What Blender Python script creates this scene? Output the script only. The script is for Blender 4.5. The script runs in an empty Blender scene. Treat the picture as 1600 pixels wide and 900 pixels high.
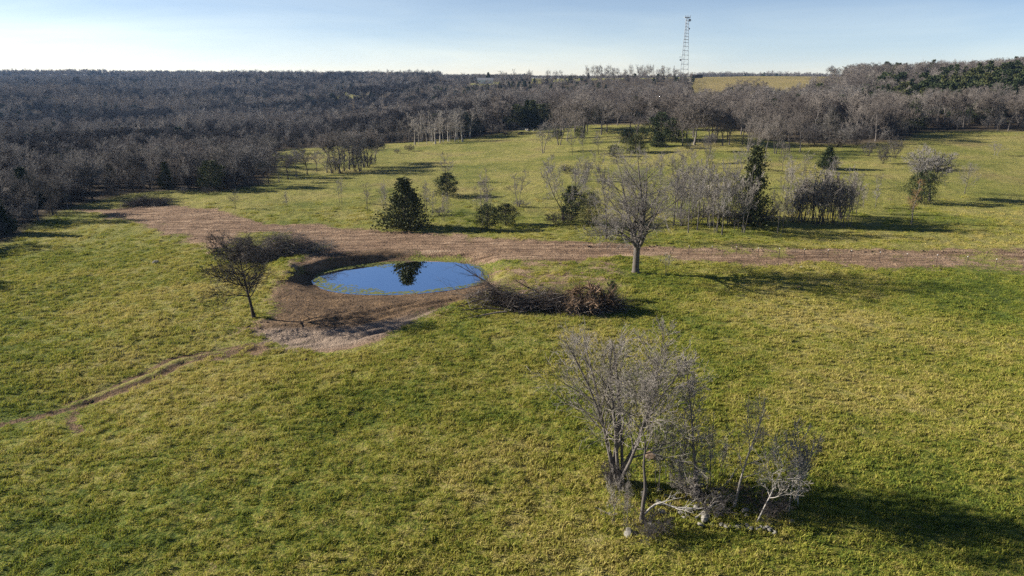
import bpy, bmesh, math, random
import numpy as np
from mathutils import Vector, Matrix, Euler

R = math.radians
rng = np.random.default_rng(7)
random.seed(7)
sc = bpy.context.scene
COL = sc.collection

# ------------------------------------------------------------------ camera
H = 24.0                       # drone height above the pasture (m)
PITCH = R(16.64)
FPX = 1111.0                   # focal length in pixels of the 1600 px photograph
cam = bpy.data.cameras.new('camera')
cam.sensor_width = 36.0
cam.lens = FPX / 1600 * 36
cam.clip_start = 0.5
cam.clip_end = 20000
camo = bpy.data.objects.new('camera', cam)
COL.objects.link(camo)
camo.location = (0, 0, H)
camo.rotation_euler = (math.pi / 2 - PITCH, 0, 0)
sc.camera = camo

# ------------------------------------------------------------------ sky and sun
SUN_EL, SUN_AZ = 23.0, 11.0     # the sun stands to the left, a little ahead of the camera
world = bpy.data.worlds.new('World')
sc.world = world
world.use_nodes = True
wn, wl_ = world.node_tree.nodes, world.node_tree.links
wn.clear()
sky = wn.new('ShaderNodeTexSky')
sky.sky_type = 'NISHITA'
sky.sun_disc = False
sky.sun_elevation = R(SUN_EL)
sky.sun_rotation = R(-90 + SUN_AZ)
sky.altitude = 2000
sky.air_density = 0.7
sky.dust_density = 0.4
sky.ozone_density = 4.0
tc = wn.new('ShaderNodeTexCoord')
mp = wn.new('ShaderNodeMapping')
mp.inputs['Scale'].default_value = (1.3, 1.3, 11.0)
mp.inputs['Rotation'].default_value = (0.0, R(5), 0.4)
nz = wn.new('ShaderNodeTexNoise')
nz.inputs['Scale'].default_value = 2.1
nz.inputs['Detail'].default_value = 7
nz.inputs['Roughness'].default_value = 0.58
nz.inputs['Distortion'].default_value = 0.5
cr = wn.new('ShaderNodeValToRGB')
cr.color_ramp.elements[0].position = 0.36
cr.color_ramp.elements[0].color = (0.62, 0.62, 0.62, 1)
cr.color_ramp.elements[1].position = 0.72
cr.color_ramp.elements[1].color = (1, 1, 1, 1)
# thin cirrus scatters more light on the sun's side of the sky
sdot = wn.new('ShaderNodeVectorMath')
sdot.operation = 'DOT_PRODUCT'
sdot.inputs[1].default_value = (-math.cos(R(SUN_AZ)) * math.cos(R(SUN_EL)), math.sin(R(SUN_AZ)) * math.cos(R(SUN_EL)), math.sin(R(SUN_EL)))
smr = wn.new('ShaderNodeMapRange')
smr.inputs[1].default_value = -0.5
smr.inputs[2].default_value = 0.8
smr.inputs[3].default_value = 0.75
smr.inputs[4].default_value = 1.2
smul = wn.new('ShaderNodeMath')
smul.operation = 'MULTIPLY'
cmix = wn.new('ShaderNodeMixRGB')
cgain = wn.new('ShaderNodeMixRGB')
cgain.blend_type = 'MULTIPLY'
cgain.inputs[0].default_value = 1
cgain.inputs[2].default_value = (2.3, 1.62, 1.18, 1)
bg = wn.new('ShaderNodeBackground')
SKY_STRENGTH = 0.05
bg.inputs['Strength'].default_value = SKY_STRENGTH
wo = wn.new('ShaderNodeOutputWorld')
wl_.new(tc.outputs['Generated'], mp.inputs['Vector'])
wl_.new(mp.outputs[0], nz.inputs['Vector'])
wl_.new(nz.outputs['Fac'], cr.inputs[0])
wl_.new(tc.outputs['Generated'], sdot.inputs[0])
wl_.new(sdot.outputs['Value'], smr.inputs[0])
wl_.new(cr.outputs[0], smul.inputs[0])
wl_.new(smr.outputs[0], smul.inputs[1])
sxyz = wn.new('ShaderNodeSeparateXYZ')
wl_.new(tc.outputs['Generated'], sxyz.inputs[0])
vmr = wn.new('ShaderNodeMapRange')
vmr.interpolation_type = 'SMOOTHSTEP'
vmr.inputs[1].default_value = 0.06
vmr.inputs[2].default_value = 0.30
vmr.inputs[3].default_value = 1.0
vmr.inputs[4].default_value = 0.12
wl_.new(sxyz.outputs[2], vmr.inputs[0])
vmul = wn.new('ShaderNodeMath')
vmul.operation = 'MULTIPLY'
vmul.use_clamp = True
wl_.new(smul.outputs[0], vmul.inputs[0])
wl_.new(vmr.outputs[0], vmul.inputs[1])
wl_.new(vmul.outputs[0], cmix.inputs[0])
wl_.new(sky.outputs[0], cmix.inputs[1])
wl_.new(sky.outputs[0], cgain.inputs[1])
wl_.new(cgain.outputs[0], cmix.inputs[2])
wl_.new(cmix.outputs[0], bg.inputs['Color'])
wl_.new(bg.outputs[0], wo.inputs['Surface'])

sl = bpy.data.lights.new('sun', 'SUN')
sl.energy = 4.9
sl.angle = R(0.6)
sl.color = (1.0, 0.93, 0.82)
so = bpy.data.objects.new('sun', sl)
COL.objects.link(so)
sdir = Vector((math.cos(R(SUN_AZ)) * math.cos(R(SUN_EL)), -math.sin(R(SUN_AZ)) * math.cos(R(SUN_EL)), -math.sin(R(SUN_EL))))
so.rotation_euler = sdir.to_track_quat('-Z', 'Y').to_euler()
so.location = (-120, 20, 90)

sc.view_settings.view_transform = 'Standard'
sc.view_settings.look = 'None'
sc.view_settings.exposure = 1.22
sc.view_settings.gamma = 1
sc.view_settings.use_curve_mapping = False
sc.render.engine = 'CYCLES'
sc.cycles.max_bounces = 5
sc.cycles.diffuse_bounces = 2
sc.cycles.glossy_bounces = 2
sc.cycles.transmission_bounces = 2
sc.cycles.volume_bounces = 0
sc.cycles.transparent_max_bounces = 4
sc.cycles.use_adaptive_sampling = True
sc.cycles.adaptive_threshold = 0.008
sc.cycles.use_denoising = False
sc.cycles.denoiser = 'OPENIMAGEDENOISE'
sc.render.film_transparent = False


# ------------------------------------------------------------------ small maths
def smooth(a, b, x):
    t = np.clip((x - a) / (b - a), 0, 1)
    return t * t * (3 - 2 * t)


def _hash(ix, iy, seed):
    h = (ix.astype(np.int64) * 374761393 + iy.astype(np.int64) * 668265263 + seed * 1274126177) & 0x7fffffff
    h = ((h ^ (h >> 13)) * 1103515245 + 12345) & 0x7fffffff
    return ((h ^ (h >> 16)) & 0xffff) / 65535.0


def vnoise(x, y, seed=0):
    ix, iy = np.floor(x), np.floor(y)
    fx, fy = x - ix, y - iy
    fx = fx * fx * (3 - 2 * fx)
    fy = fy * fy * (3 - 2 * fy)
    a, b = _hash(ix, iy, seed), _hash(ix + 1, iy, seed)
    c, d = _hash(ix, iy + 1, seed), _hash(ix + 1, iy + 1, seed)
    return (a + (b - a) * fx) * (1 - fy) + (c + (d - c) * fx) * fy


def fbm(x, y, scale, seed=0, octv=3):
    v, a, s = 0, 0.5, 1.0 / scale
    for o in range(octv):
        v = v + a * (vnoise(x * s + 17.3 * o, y * s - 9.1 * o, seed + o) - 0.5)
        a *= 0.5
        s *= 2.03
    return v                                   # about -0.45 .. 0.45


# ------------------------------------------------------------------ the lie of the land
TU = np.array([-300, 0, 250, 500, 700, 880, 1050, 1200, 1400, 1600, 1900], float)
TY = np.array([0, 60, 120, 180, 240, 320, 420, 550, 700, 900, 1200, 1600, 2200, 3200], float)
TZ = np.array([
    [0, 0, -.8, -1.5, -3, -6, -9, -9, -5, 2, 11, 25, 22, 10],
    [0, 0, -.4, -1, -2.5, -6, -9, -9, -5, 2, 11, 24, 22, 10],
    [0, 0, 0, -.3, -2, -5, -8, -8, -4, 2, 11, 22, 20, 10],
    [0, 0, 0, 0, -1, -4, -6.5, -5.5, -.5, 6, 13, 20, 18, 10],
    [0, 0, 0, .2, .5, .5, 0, 3, 8, 13.5, 18, 19, 17, 10],
    [0, 0, .1, 1, 2.2, 3, 4.5, 8.5, 18, 20, 19, 17, 15, 10],
    [0, 0, .3, 1.8, 4.4, 5.5, 7, 12, 21, 21.2, 19, 17, 15, 10],
    [0, 0, .5, 2.5, 5.5, 6.3, 7.2, 13, 21.5, 22.9, 19, 17, 15, 10],
    [0, 0, .7, 3, 6.8, 9.5, 15, 20, 22, 22, 19, 17, 15, 10],
    [0, 0, .8, 3.2, 7.6, 13, 22, 26, 26, 24, 20, 17, 15, 10],
    [0, 0, .8, 3.4, 8.5, 16, 27, 31, 30, 26, 20, 17, 15, 10]], float)


def _cr(p0, p1, p2, p3, t):
    return 0.5 * (2 * p1 + (p2 - p0) * t + (2 * p0 - 5 * p1 + 4 * p2 - p3) * t * t + (3 * p1 - p0 - 3 * p2 + p3) * t ** 3)


def zbase(X, Y):
    X = np.asarray(X, float)
    Y = np.asarray(Y, float)
    u = 800 + 1160 * X / np.maximum(Y, 90)
    iu = np.interp(u, TU, np.arange(len(TU)))
    iy = np.interp(Y, TY, np.arange(len(TY)))
    i0 = np.minimum(iu.astype(int), len(TU) - 2)
    j0 = np.minimum(iy.astype(int), len(TY) - 2)
    fu, fy = iu - i0, iy - j0
    rows = []
    for di in (-1, 0, 1, 2):
        ii = np.clip(i0 + di, 0, len(TU) - 1)
        q = [TZ[ii, np.clip(j0 + dj, 0, len(TY) - 1)] for dj in (-1, 0, 1, 2)]
        rows.append(_cr(q[0], q[1], q[2], q[3], fy))
    z = _cr(rows[0], rows[1], rows[2], rows[3], fu)
    z = z + fbm(X, Y, 46, 3, 2) * 1.5 * smooth(20, 60, Y) + fbm(X, Y, 230, 5, 2) * 36 * smooth(330, 600, Y) * (1 - 0.8 * smooth(1200, 1500, Y)) * (1 - smooth(560, 700, 800 + 1160 * X / np.maximum(Y, 90)))
    return z


_S = np.concatenate([np.linspace(14, 300, 1400), np.geomspace(300.5, 3000, 900)])


def ray(px, py):
    dx, dv = (px - 800) / FPX, (450 - py) / FPX
    return np.array([dx, math.cos(PITCH) + dv * math.sin(PITCH), -math.sin(PITCH) + dv * math.cos(PITCH)])


def P(px, py, zplane=None):
    """Ground point seen at a pixel of the photograph."""
    d = ray(px, py)
    if zplane is not None:
        t = (zplane - H) / d[2]
        return np.array([d[0] * t, d[1] * t])
    X, Y, Z = d[0] / d[1] * _S, _S, H + d[2] / d[1] * _S
    g = zbase(X, Y)
    k = np.nonzero(Z < g)[0]
    if len(k) == 0:
        return np.array([X[-1], Y[-1]])
    k = k[0]
    if k == 0:
        return np.array([X[0], Y[0]])
    a, b = Z[k - 1] - g[k - 1], g[k] - Z[k]
    f = a / (a + b)
    return np.array([X[k - 1] + (X[k] - X[k - 1]) * f, Y[k - 1] + (Y[k] - Y[k - 1]) * f])


def seg_dist(X, Y, pts, closed=False):
    pts = np.asarray(pts)
    n = len(pts) if closed else len(pts) - 1
    d = np.full(np.shape(X), 1e9)
    for i in range(n):
        a, b = pts[i], pts[(i + 1) % len(pts)]
        e = b - a
        t = np.clip(((X - a[0]) * e[0] + (Y - a[1]) * e[1]) / (e @ e + 1e-9), 0, 1)
        d = np.minimum(d, np.hypot(X - a[0] - e[0] * t, Y - a[1] - e[1] * t))
    return d


def inside(X, Y, pts):
    r = np.zeros(np.shape(X), bool)
    n = len(pts)
    for i in range(n):
        (x1, y1), (x2, y2) = pts[i], pts[(i + 1) % n]
        c = ((y1 > Y) != (y2 > Y)) & (X < (x2 - x1) * (Y - y1) / (y2 - y1 + 1e-12) + x1)
        r ^= c
    return r


def sdist(X, Y, pts):
    d = seg_dist(X, Y, pts, True)
    return np.where(inside(X, Y, pts), -d, d)


def chaikin(pts, n=2, closed=True):
    pts = np.asarray(pts, float)
    for _ in range(n):
        q = np.roll(pts, -1, 0) if closed else pts[1:]
        p = pts if closed else pts[:-1]
        pts = np.stack([p * .75 + q * .25, p * .25 + q * .75], 1).reshape(-1, 2)
    return pts


def px_poly(lst, z=None):
    return np.array([P(a, b, z) for a, b in lst])


WATER = -0.75
POND = chaikin(px_poly([(488, 438), (500, 425), (530, 417), (580, 411), (640, 407), (700, 407), (742, 413), (760, 424), (762, 436), (742, 446), (700, 453), (640, 459), (580, 460), (530, 457), (500, 449)], WATER), 2)
PC = POND.mean(0)
TRACK = px_poly([(120, 326), (230, 320), (330, 330), (420, 346), (520, 353), (600, 361), (700, 368), (800, 374), (900, 380), (1000, 384), (1100, 384), (1250, 388), (1400, 389), (1620, 390), (2000, 400),
                 (2000, 450), (1620, 431), (1450, 419), (1300, 413), (1180, 411), (1100, 409), (1000, 405), (900, 411), (800, 405), (740, 402), (680, 396), (620, 393), (560, 396), (500, 412), (440, 440), (470, 410), (510, 392), (500, 380), (440, 364), (370, 366), (330, 392), (310, 378), (250, 356), (170, 340)])
BANK = chaikin(px_poly([(600, 386), (540, 396), (490, 410), (448, 432), (418, 455), (402, 478), (408, 498), (372, 516), (408, 530), (436, 547), (500, 549), (560, 541), (620, 518), (690, 492), (740, 470), (775, 450), (790, 432), (770, 412), (740, 400), (690, 394)]), 2)
PALE = chaikin(px_poly([(372, 517), (420, 506), (520, 510), (610, 500), (700, 478), (650, 508), (560, 540), (480, 546), (436, 541)]), 2)
SPIL = px_poly([(300, 552), (360, 535), (430, 528), (420, 548), (330, 558)])
RUTS = [px_poly(q) for q in (
    [(430, 537), (380, 541), (330, 549), (285, 562), (250, 580), (205, 594), (150, 612), (90, 632), (0, 655), (-80, 680)],
    [(420, 528), (360, 535), (310, 545), (262, 556), (225, 575), (160, 600), (100, 620)],
    [(170, 607), (135, 618), (113, 637), (108, 652), (125, 668)],
    [(285, 560), (262, 572), (240, 585), (180, 606), (120, 626), (40, 650)])]
WHEEL = [px_poly(q) for q in ([(405, 512), (470, 518), (540, 519), (620, 504), (700, 476)], [(400, 520), (470, 527), (545, 527), (620, 513), (690, 486)], [(430, 543), (500, 536), (560, 528), (640, 503)], [(445, 535), (500, 525), (560, 505), (640, 482), (720, 466)], [(415, 508), (480, 505), (560, 492), (650, 472)])]
EAST = px_poly([(770, 404), (960, 408), (985, 430), (950, 470), (860, 490), (760, 480), (770, 450)])


def bare_earth(X, Y):
    """Distance to the edge of the scraped earth, its outline broken up."""
    X, Y = X + 5 * fbm(X, Y, 9, 201, 3), Y + 6.5 * fbm(X, Y, 8, 205, 3)
    return np.minimum(sdist(X, Y, TRACK), sdist(X, Y, BANK))


def features(X, Y, z):
    """Pond basin, banks, berms and wheel ruts pressed into the base terrain."""
    near = (X > -100) & (X < 120) & (Y > 18) & (Y < 160)
    x, y, zz = X[near], Y[near], z[near].copy()
    ang = np.arctan2(y - PC[1], x - PC[0])
    sd = sdist(x, y, POND)
    bl = np.exp(-((ang - 2.55) / 0.62) ** 2)                 # back left: a steep cut bank
    fr = np.exp(-((ang + 1.5) / 1.0) ** 2)                   # front: a shelving shore
    L = 3.2 - 1.9 * bl + 3.0 * fr
    t = smooth(0, 1, np.clip(sd / L, 0, 1))
    out = (WATER + 0.0) * (1 - t) + zz * t + 0.06 * t * (1 - t)
    out = out + bl * 0.38 * smooth(0.2, 1.6, sd) * (1 - smooth(3.0, 7.0, sd))
    left = np.exp(-((np.abs(ang) - math.pi) / 0.6) ** 2)
    out = out + left * 0.75 * smooth(0.5, 3.5, sd) * (1 - smooth(4.5, 8.5, sd)) * (0.7 + 1.2 * fbm(x, y, 3.5, 41, 3))
    zz = np.where(sd < 0, WATER - np.minimum(1.0, 0.35 * -sd) - 0.02, np.where(sd < 10, out, zz))
    zz = zz - 0.55 * np.exp(-((seg_dist(x, y, RUTS[0]) + 2.5 * fbm(x, y, 12, 13, 2)) / 5.5) ** 2) * smooth(0, 6, sd)
    for r in RUTS:
        d = seg_dist(x, y, r) + 0.3 * fbm(x, y, 1.6, 12, 2)
        zz = zz - 0.07 * np.exp(-(d / 0.40) ** 2) + 0.05 * np.exp(-((d - 0.95) / 0.35) ** 2)
    for r in WHEEL:
        d = seg_dist(x, y, r) + 0.25 * fbm(x, y, 1.2, 14, 2)
        zz = zz - 0.13 * np.exp(-(d / 0.42) ** 2) + 0.07 * np.exp(-((d - 0.8) / 0.3) ** 2)
    dr = smooth(0.6, -0.9, bare_earth(x, y))
    zz = zz + dr * (0.34 * fbm(x, y, 1.5, 31, 3) - 0.05) * smooth(0, 0.8, sd)
    # grass hummocks
    zz = zz + (1 - dr) * 0.30 * fbm(x, y, 0.95, 51, 2) * smooth(0, 2, sd) + (1 - dr) * 0.9 * fbm(x, y, 9.5, 61, 2) * smooth(0, 3, sd)
    res = z.copy()
    res[near] = zz
    return res


def zf(X, Y):
    X = np.atleast_1d(np.asarray(X, float))
    Y = np.atleast_1d(np.asarray(Y, float))
    return features(X, Y, zbase(X, Y))


def zat(x, y):
    return float(zf([x], [y])[0])


# woodland: everything beyond this line, less the clearings
WOODLINE = px_poly([(-900, 560), (-420, 500), (-150, 440), (-20, 392), (40, 356), (95, 330), (130, 318), (200, 302), (270, 297), (340, 300), (420, 287), (432, 262), (425, 246), (440, 233), (520, 229), (580, 226), (640, 222), (735, 216), (790, 207), (830, 201), (880, 196), (940, 195), (1000, 194), (1060, 204), (1110, 198), (1160, 206), (1185, 218), (1260, 224), (1340, 226), (1410, 219), (1440, 206), (1600, 205), (1900, 200)])
WOODPOLY = np.vstack([WOODLINE, [[2600, 500], [2600, 3100], [-2600, 3100], [-2600, 60]]])


def uv(X, Y):
    """Azimuth as a photograph column."""
    return 800 + 1160 * X / Y


def clearing(X, Y):
    u = uv(X, Y)
    c = (u > 1086) & (u < 1316) & (Y > 455 + 40 * np.sin(u * 0.05)) & (Y < 1100)          # hill-top hay field
    c |= (u > 830) & (u < 1330) & (Y > np.where(u < 1086, 705, 655)) & (Y < 1500)
    c |= (np.hypot((u - 545) / 22, (Y - 830) / 90) < 1)
    c |= (np.hypot((u - 590) / 20, (Y - 470) / 28) < 1)
    c |= (np.hypot((u - 950) / 34, (Y - 470) / 40) < 1)
    c |= (np.hypot((u - 760) / 26, (Y - 860) / 60) < 1)
    c |= (np.hypot((u - 632) / 12, (Y - 900) / 50) < 1)
    return c


# ------------------------------------------------------------------ materials
def nodes(m):
    return m.node_tree.nodes, m.node_tree.links


def new_mat(name, rough=0.9, spec=0.2):
    m = bpy.data.materials.new(name)
    m.use_nodes = True
    b = m.node_tree.nodes['Principled BSDF']
    b.inputs['Roughness'].default_value = rough
    b.inputs['Specular IOR Level'].default_value = spec
    return m, b


def noise(m, scale, detail=3, vec=None, rough=0.55, dist=0.0):
    n, l = nodes(m)
    t = n.new('ShaderNodeTexNoise')
    t.inputs['Scale'].default_value = scale
    t.inputs['Detail'].default_value = detail
    t.inputs['Roughness'].default_value = rough
    t.inputs['Distortion'].default_value = dist
    if vec is not None:
        l.new(vec, t.inputs['Vector'])
    return t.outputs['Fac']


def ramp(m, fac, stops):
    n, l = nodes(m)
    r = n.new('ShaderNodeValToRGB')
    e = r.color_ramp.elements
    while len(e) < len(stops):
        e.new(0.5)
    for i, (p, c) in enumerate(stops):
        e[i].position = p
        e[i].color = (*c, 1) if len(c) == 3 else c
    l.new(fac, r.inputs[0])
    return r.outputs[0]


def mix(m, fac, a, b, mode='MIX'):
    n, l = nodes(m)
    x = n.new('ShaderNodeMixRGB')
    x.blend_type = mode
    for s, v in ((x.inputs[0], fac), (x.inputs[1], a), (x.inputs[2], b)):
        if isinstance(v, (int, float)):
            s.default_value = v
        elif isinstance(v, tuple):
            s.default_value = (*v, 1)
        else:
            l.new(v, s)
    return x.outputs[0]


def math_(m, op, a, b=0.5, c=None):
    n, l = nodes(m)
    x = n.new('ShaderNodeMath')
    x.operation = op
    for i, v in enumerate((a, b, c)):
        if v is None:
            continue
        if isinstance(v, (int, float)):
            x.inputs[i].default_value = v
        else:
            l.new(v, x.inputs[i])
    return x.outputs[0]


def attr(m, name):
    n, _ = nodes(m)
    a = n.new('ShaderNodeAttribute')
    a.attribute_name = name
    return a.outputs['Fac']


def position(m):
    n, _ = nodes(m)
    return n.new('ShaderNodeNewGeometry').outputs['Position']


def bump(m, b, h, strength, dist):
    n, l = nodes(m)
    x = n.new('ShaderNodeBump')
    x.inputs['Strength'].default_value = strength
    x.inputs['Distance'].default_value = dist
    l.new(h, x.inputs['Height'])
    l.new(x.outputs[0], b.inputs['Normal'])


GREEN = (0.118, 0.152, 0.024)
YGREEN = (0.228, 0.225, 0.042)
STRAW = (0.335, 0.285, 0.105)
DGREEN = (0.06, 0.088, 0.016)


def grass_colour(m, far=None):
    """Pasture colour from world position; the blades use the same."""
    p = position(m)
    big = noise(m, 0.045, 3, p)
    mid = noise(m, 0.5, 4, p, 0.6)
    fine = noise(m, 3.6, 4, p, 0.68)
    a = math_(m, 'ADD', math_(m, 'MULTIPLY_ADD', big, 0.72, -0.07), math_(m, 'MULTIPLY', mid, 0.42))
    a = math_(m, 'ADD', math_(m, 'MULTIPLY', a, 0.55), math_(m, 'MULTIPLY', fine, 0.45))
    c = ramp(m, a, [(0.37, DGREEN), (0.435, GREEN), (0.493, YGREEN), (0.58, STRAW)])
    return c, fine, mid


def ground_material():
    m, b = new_mat('pasture_ground', 0.95, 0.1)
    n, l = nodes(m)
    p = position(m)
    g, fine, mid = grass_colour(m)
    clump = noise(m, 7.0, 3, p, 0.6)
    g = mix(m, math_(m, 'MULTIPLY', ramp(m, clump, [(0.35, (1, 1, 1)), (0.6, (0, 0, 0))]), 0.4), g, (0.5, 0.5, 0.45), 'MULTIPLY')
    # far pasture goes over to even yellowish turf
    n2 = noise(m, 0.06, 5, p, 0.6)
    farg = ramp(m, n2, [(0.33, (0.12, 0.14, 0.035)), (0.48, (0.225, 0.215, 0.062)), (0.58, (0.29, 0.255, 0.09)), (0.7, (0.22, 0.165, 0.085))])
    tex = noise(m, 0.55, 5, p, 0.75)
    farg = mix(m, 0.8, farg, ramp(m, tex, [(0.36, (0.5, 0.53, 0.42)), (0.5, (1, 1, 1)), (0.64, (1.25, 1.15, 1.0))]), 'MULTIPLY')
    sep = n.new('ShaderNodeSeparateXYZ')
    l.new(p, sep.inputs[0])
    mr = n.new('ShaderNodeMapRange')
    mr.inputs[1].default_value = 85
    mr.inputs[2].default_value = 165
    l.new(sep.outputs[1], mr.inputs[0])
    g = mix(m, math_(m, 'MULTIPLY', mr.outputs[0], 0.7), g, farg)
    # bare earth
    d1 = noise(m, 0.28, 5, p, 0.65)
    d2 = noise(m, 3.0, 5, p, 0.7)
    mpn = n.new('ShaderNodeMapping')
    mpn.inputs['Scale'].default_value = (0.09, 1.5, 1)
    mpn.inputs['Rotation'].default_value = (0, 0, 0.05)
    l.new(p, mpn.inputs[0])
    d3 = noise(m, 1.0, 4, mpn.outputs[0], 0.6)
    dirt = ramp(m, math_(m, 'ADD', math_(m, 'MULTIPLY', d3, 0.58), math_(m, 'ADD', math_(m, 'MULTIPLY', d1, 0.24), math_(m, 'MULTIPLY', d2, 0.18))), [(0.38, (0.085, 0.055, 0.035)), (0.46, (0.19, 0.122, 0.078)), (0.54, (0.29, 0.195, 0.125)), (0.64, (0.42, 0.305, 0.205))])
    bank = ramp(m, math_(m, 'ADD', math_(m, 'MULTIPLY', d1, 0.4), math_(m, 'MULTIPLY', d2, 0.6)), [(0.36, (0.035, 0.026, 0.018)), (0.48, (0.105, 0.070, 0.042)), (0.62, (0.25, 0.16, 0.082))])
    dirt = mix(m, attr(m, 'bank'), dirt, bank)
    dirt = mix(m, math_(m, 'MULTIPLY', attr(m, 'pale'), 0.8), dirt, mix(m, d2, (0.24, 0.185, 0.14), (0.40, 0.31, 0.24)))
    e = math_(m, 'ADD', attr(m, 'dirt'), math_(m, 'MULTIPLY', math_(m, 'SUBTRACT', math_(m, 'ADD', math_(m, 'MULTIPLY', d2, 0.5), math_(m, 'MULTIPLY', d1, 0.5)), 0.5), 3.4))
    mr2 = n.new('ShaderNodeMapRange')
    mr2.inputs[1].default_value = 0.36
    mr2.inputs[2].default_value = 0.62
    l.new(e, mr2.inputs[0])
    c = mix(m, mr2.outputs[0], g, dirt)
    # leaf litter in the woods, hay stubble on the hill
    lit = ramp(m, noise(m, 0.5, 5, p, 0.7), [(0.3, (0.05, 0.04, 0.028)), (0.7, (0.13, 0.10, 0.066))])
    c = mix(m, attr(m, 'wood'), c, lit)
    hay = ramp(m, noise(m, 0.03, 4, p), [(0.3, (0.20, 0.165, 0.062)), (0.7, (0.29, 0.225, 0.095))])
    c = mix(m, attr(m, 'field'), c, hay)
    l.new(c, b.inputs['Base Color'])
    h = math_(m, 'ADD', math_(m, 'MULTIPLY', clump, 0.5), math_(m, 'ADD', fine, math_(m, 'MULTIPLY', mid, 1.4)))
    h = math_(m, 'ADD', h, math_(m, 'MULTIPLY', mr2.outputs[0], math_(m, 'MULTIPLY', d2, 0.3)))
    bump(m, b, h, 1.0, 0.4)
    return m


def bark(name, stops, seed=0.0):
    m, b = new_mat(name, 0.95, 0.1)
    n, l = nodes(m)
    oi = n.new('ShaderNodeObjectInfo')
    p = position(m)
    f = math_(m, 'ADD', math_(m, 'MULTIPLY', oi.outputs['Random'], 0.6), math_(m, 'MULTIPLY', noise(m, 1.3, 4, p, 0.65), 0.4))
    l.new(ramp(m, f, stops), b.inputs['Base Color'])
    return m


def foliage(name, stops):
    m, b = new_mat(name, 0.75, 0.15)
    n, l = nodes(m)
    oi = n.new('ShaderNodeObjectInfo')
    f = math_(m, 'ADD', math_(m, 'MULTIPLY', oi.outputs['Random'], 0.4), math_(m, 'MULTIPLY', noise(m, 1.6, 3, position(m), 0.6), 0.6))
    l.new(ramp(m, f, stops), b.inputs['Base Color'])
    return m


M = {}
M['ground'] = ground_material()
M['bark'] = bark('grey_bark', [(0.2, (0.055, 0.048, 0.043)), (0.5, (0.10, 0.088, 0.080)), (0.85, (0.19, 0.17, 0.155))])
M['twig'] = bark('twig_bark', [(0.15, (0.11, 0.100, 0.092)), (0.5, (0.175, 0.161, 0.148)), (0.85, (0.26, 0.242, 0.222))])
M['palebark'] = bark('pale_bark', [(0.2, (0.24, 0.215, 0.185)), (0.8, (0.44, 0.41, 0.37))])
M['greytwig'] = bark('silver_twigs', [(0.2, (0.20, 0.178, 0.155)), (0.8, (0.36, 0.325, 0.285))])
M['darktwig'] = bark('dark_twigs', [(0.2, (0.048, 0.044, 0.044)), (0.8, (0.095, 0.087, 0.085))])
M['darkbark'] = bark('dark_bark', [(0.2, (0.040, 0.033, 0.028)), (0.8, (0.085, 0.068, 0.056))])
M['herobark'] = bark('lone_tree_bark', [(0.2, (0.085, 0.074, 0.064)), (0.8, (0.18, 0.16, 0.14))])
M['herotwig'] = bark('lone_tree_twigs', [(0.2, (0.11, 0.099, 0.09)), (0.8, (0.20, 0.183, 0.167))])
M['cedar'] = foliage('cedar_foliage', [(0.25, (0.022, 0.032, 0.014)), (0.5, (0.044, 0.060, 0.022)), (0.75, (0.095, 0.098, 0.036))])
M['tanleaf'] = foliage('dead_leaves', [(0.25, (0.10, 0.065, 0.03)), (0.75, (0.24, 0.16, 0.075))])
M['brush'] = bark('dead_brush', [(0.25, (0.035, 0.028, 0.025)), (0.45, (0.075, 0.06, 0.052)), (0.6, (0.17, 0.14, 0.115))])
M['rust'] = bark('root_soil', [(0.25, (0.07, 0.045, 0.028)), (0.5, (0.16, 0.105, 0.065)), (0.8, (0.30, 0.21, 0.14))])


def simple(name, c1, c2, scale, rough=0.8, spec=0.2, bumpv=0):
    m, b = new_mat(name, rough, spec)
    n, l = nodes(m)
    f = noise(m, scale, 5, position(m), 0.65)
    l.new(ramp(m, f, [(0.3, c1), (0.7, c2)]), b.inputs['Base Color'])
    if bumpv:
        bump(m, b, f, 0.7, bumpv)
    return m


M['rock'] = simple('pale_limestone', (0.08, 0.075, 0.06), (0.30, 0.28, 0.24), 3.0, 0.9, 0.2, 0.06)
M['clod'] = simple('earth_clods', (0.06, 0.042, 0.028), (0.20, 0.14, 0.095), 2.0, 0.95, 0.1, 0.05)
M['steel'] = simple('galvanised_steel', (0.30, 0.32, 0.34), (0.40, 0.42, 0.44), 0.8, 0.5, 0.4)
M['post'] = simple('rusty_post', (0.09, 0.06, 0.045), (0.18, 0.13, 0.10), 6.0, 0.8, 0.2)
M['browntwig'] = bark('brown_twigs', [(0.15, (0.12, 0.103, 0.091)), (0.5, (0.18, 0.156, 0.138)), (0.85, (0.25, 0.222, 0.197))])  # brown twig tone; in the right-hand woods it also carries front light
M['cap'] = simple('pale_cap', (0.55, 0.53, 0.48), (0.75, 0.73, 0.68), 9.0, 0.5, 0.3)
M['siding'] = simple('white_siding', (0.55, 0.56, 0.56), (0.72, 0.72, 0.71), 0.6, 0.6, 0.3)
M['roof'] = simple('grey_roof', (0.13, 0.13, 0.135), (0.22, 0.22, 0.22), 0.8, 0.7, 0.3)
M['darkwall'] = simple('brown_boards', (0.06, 0.045, 0.035), (0.12, 0.09, 0.07), 0.9, 0.8, 0.2)
M['glass'] = simple('dark_window', (0.02, 0.025, 0.03), (0.04, 0.045, 0.05), 0.5, 0.1, 0.6)
M['blackhide'] = simple('black_hide', (0.010, 0.009, 0.008), (0.022, 0.019, 0.017), 4.0, 0.7, 0.3)
M['brownhide'] = simple('brown_hide', (0.09, 0.05, 0.028), (0.15, 0.085, 0.05), 4.0, 0.7, 0.3)
M['weed'] = simple('pond_weed', (0.07, 0.095, 0.022), (0.20, 0.20, 0.055), 1.6, 0.9, 0.1)

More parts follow.
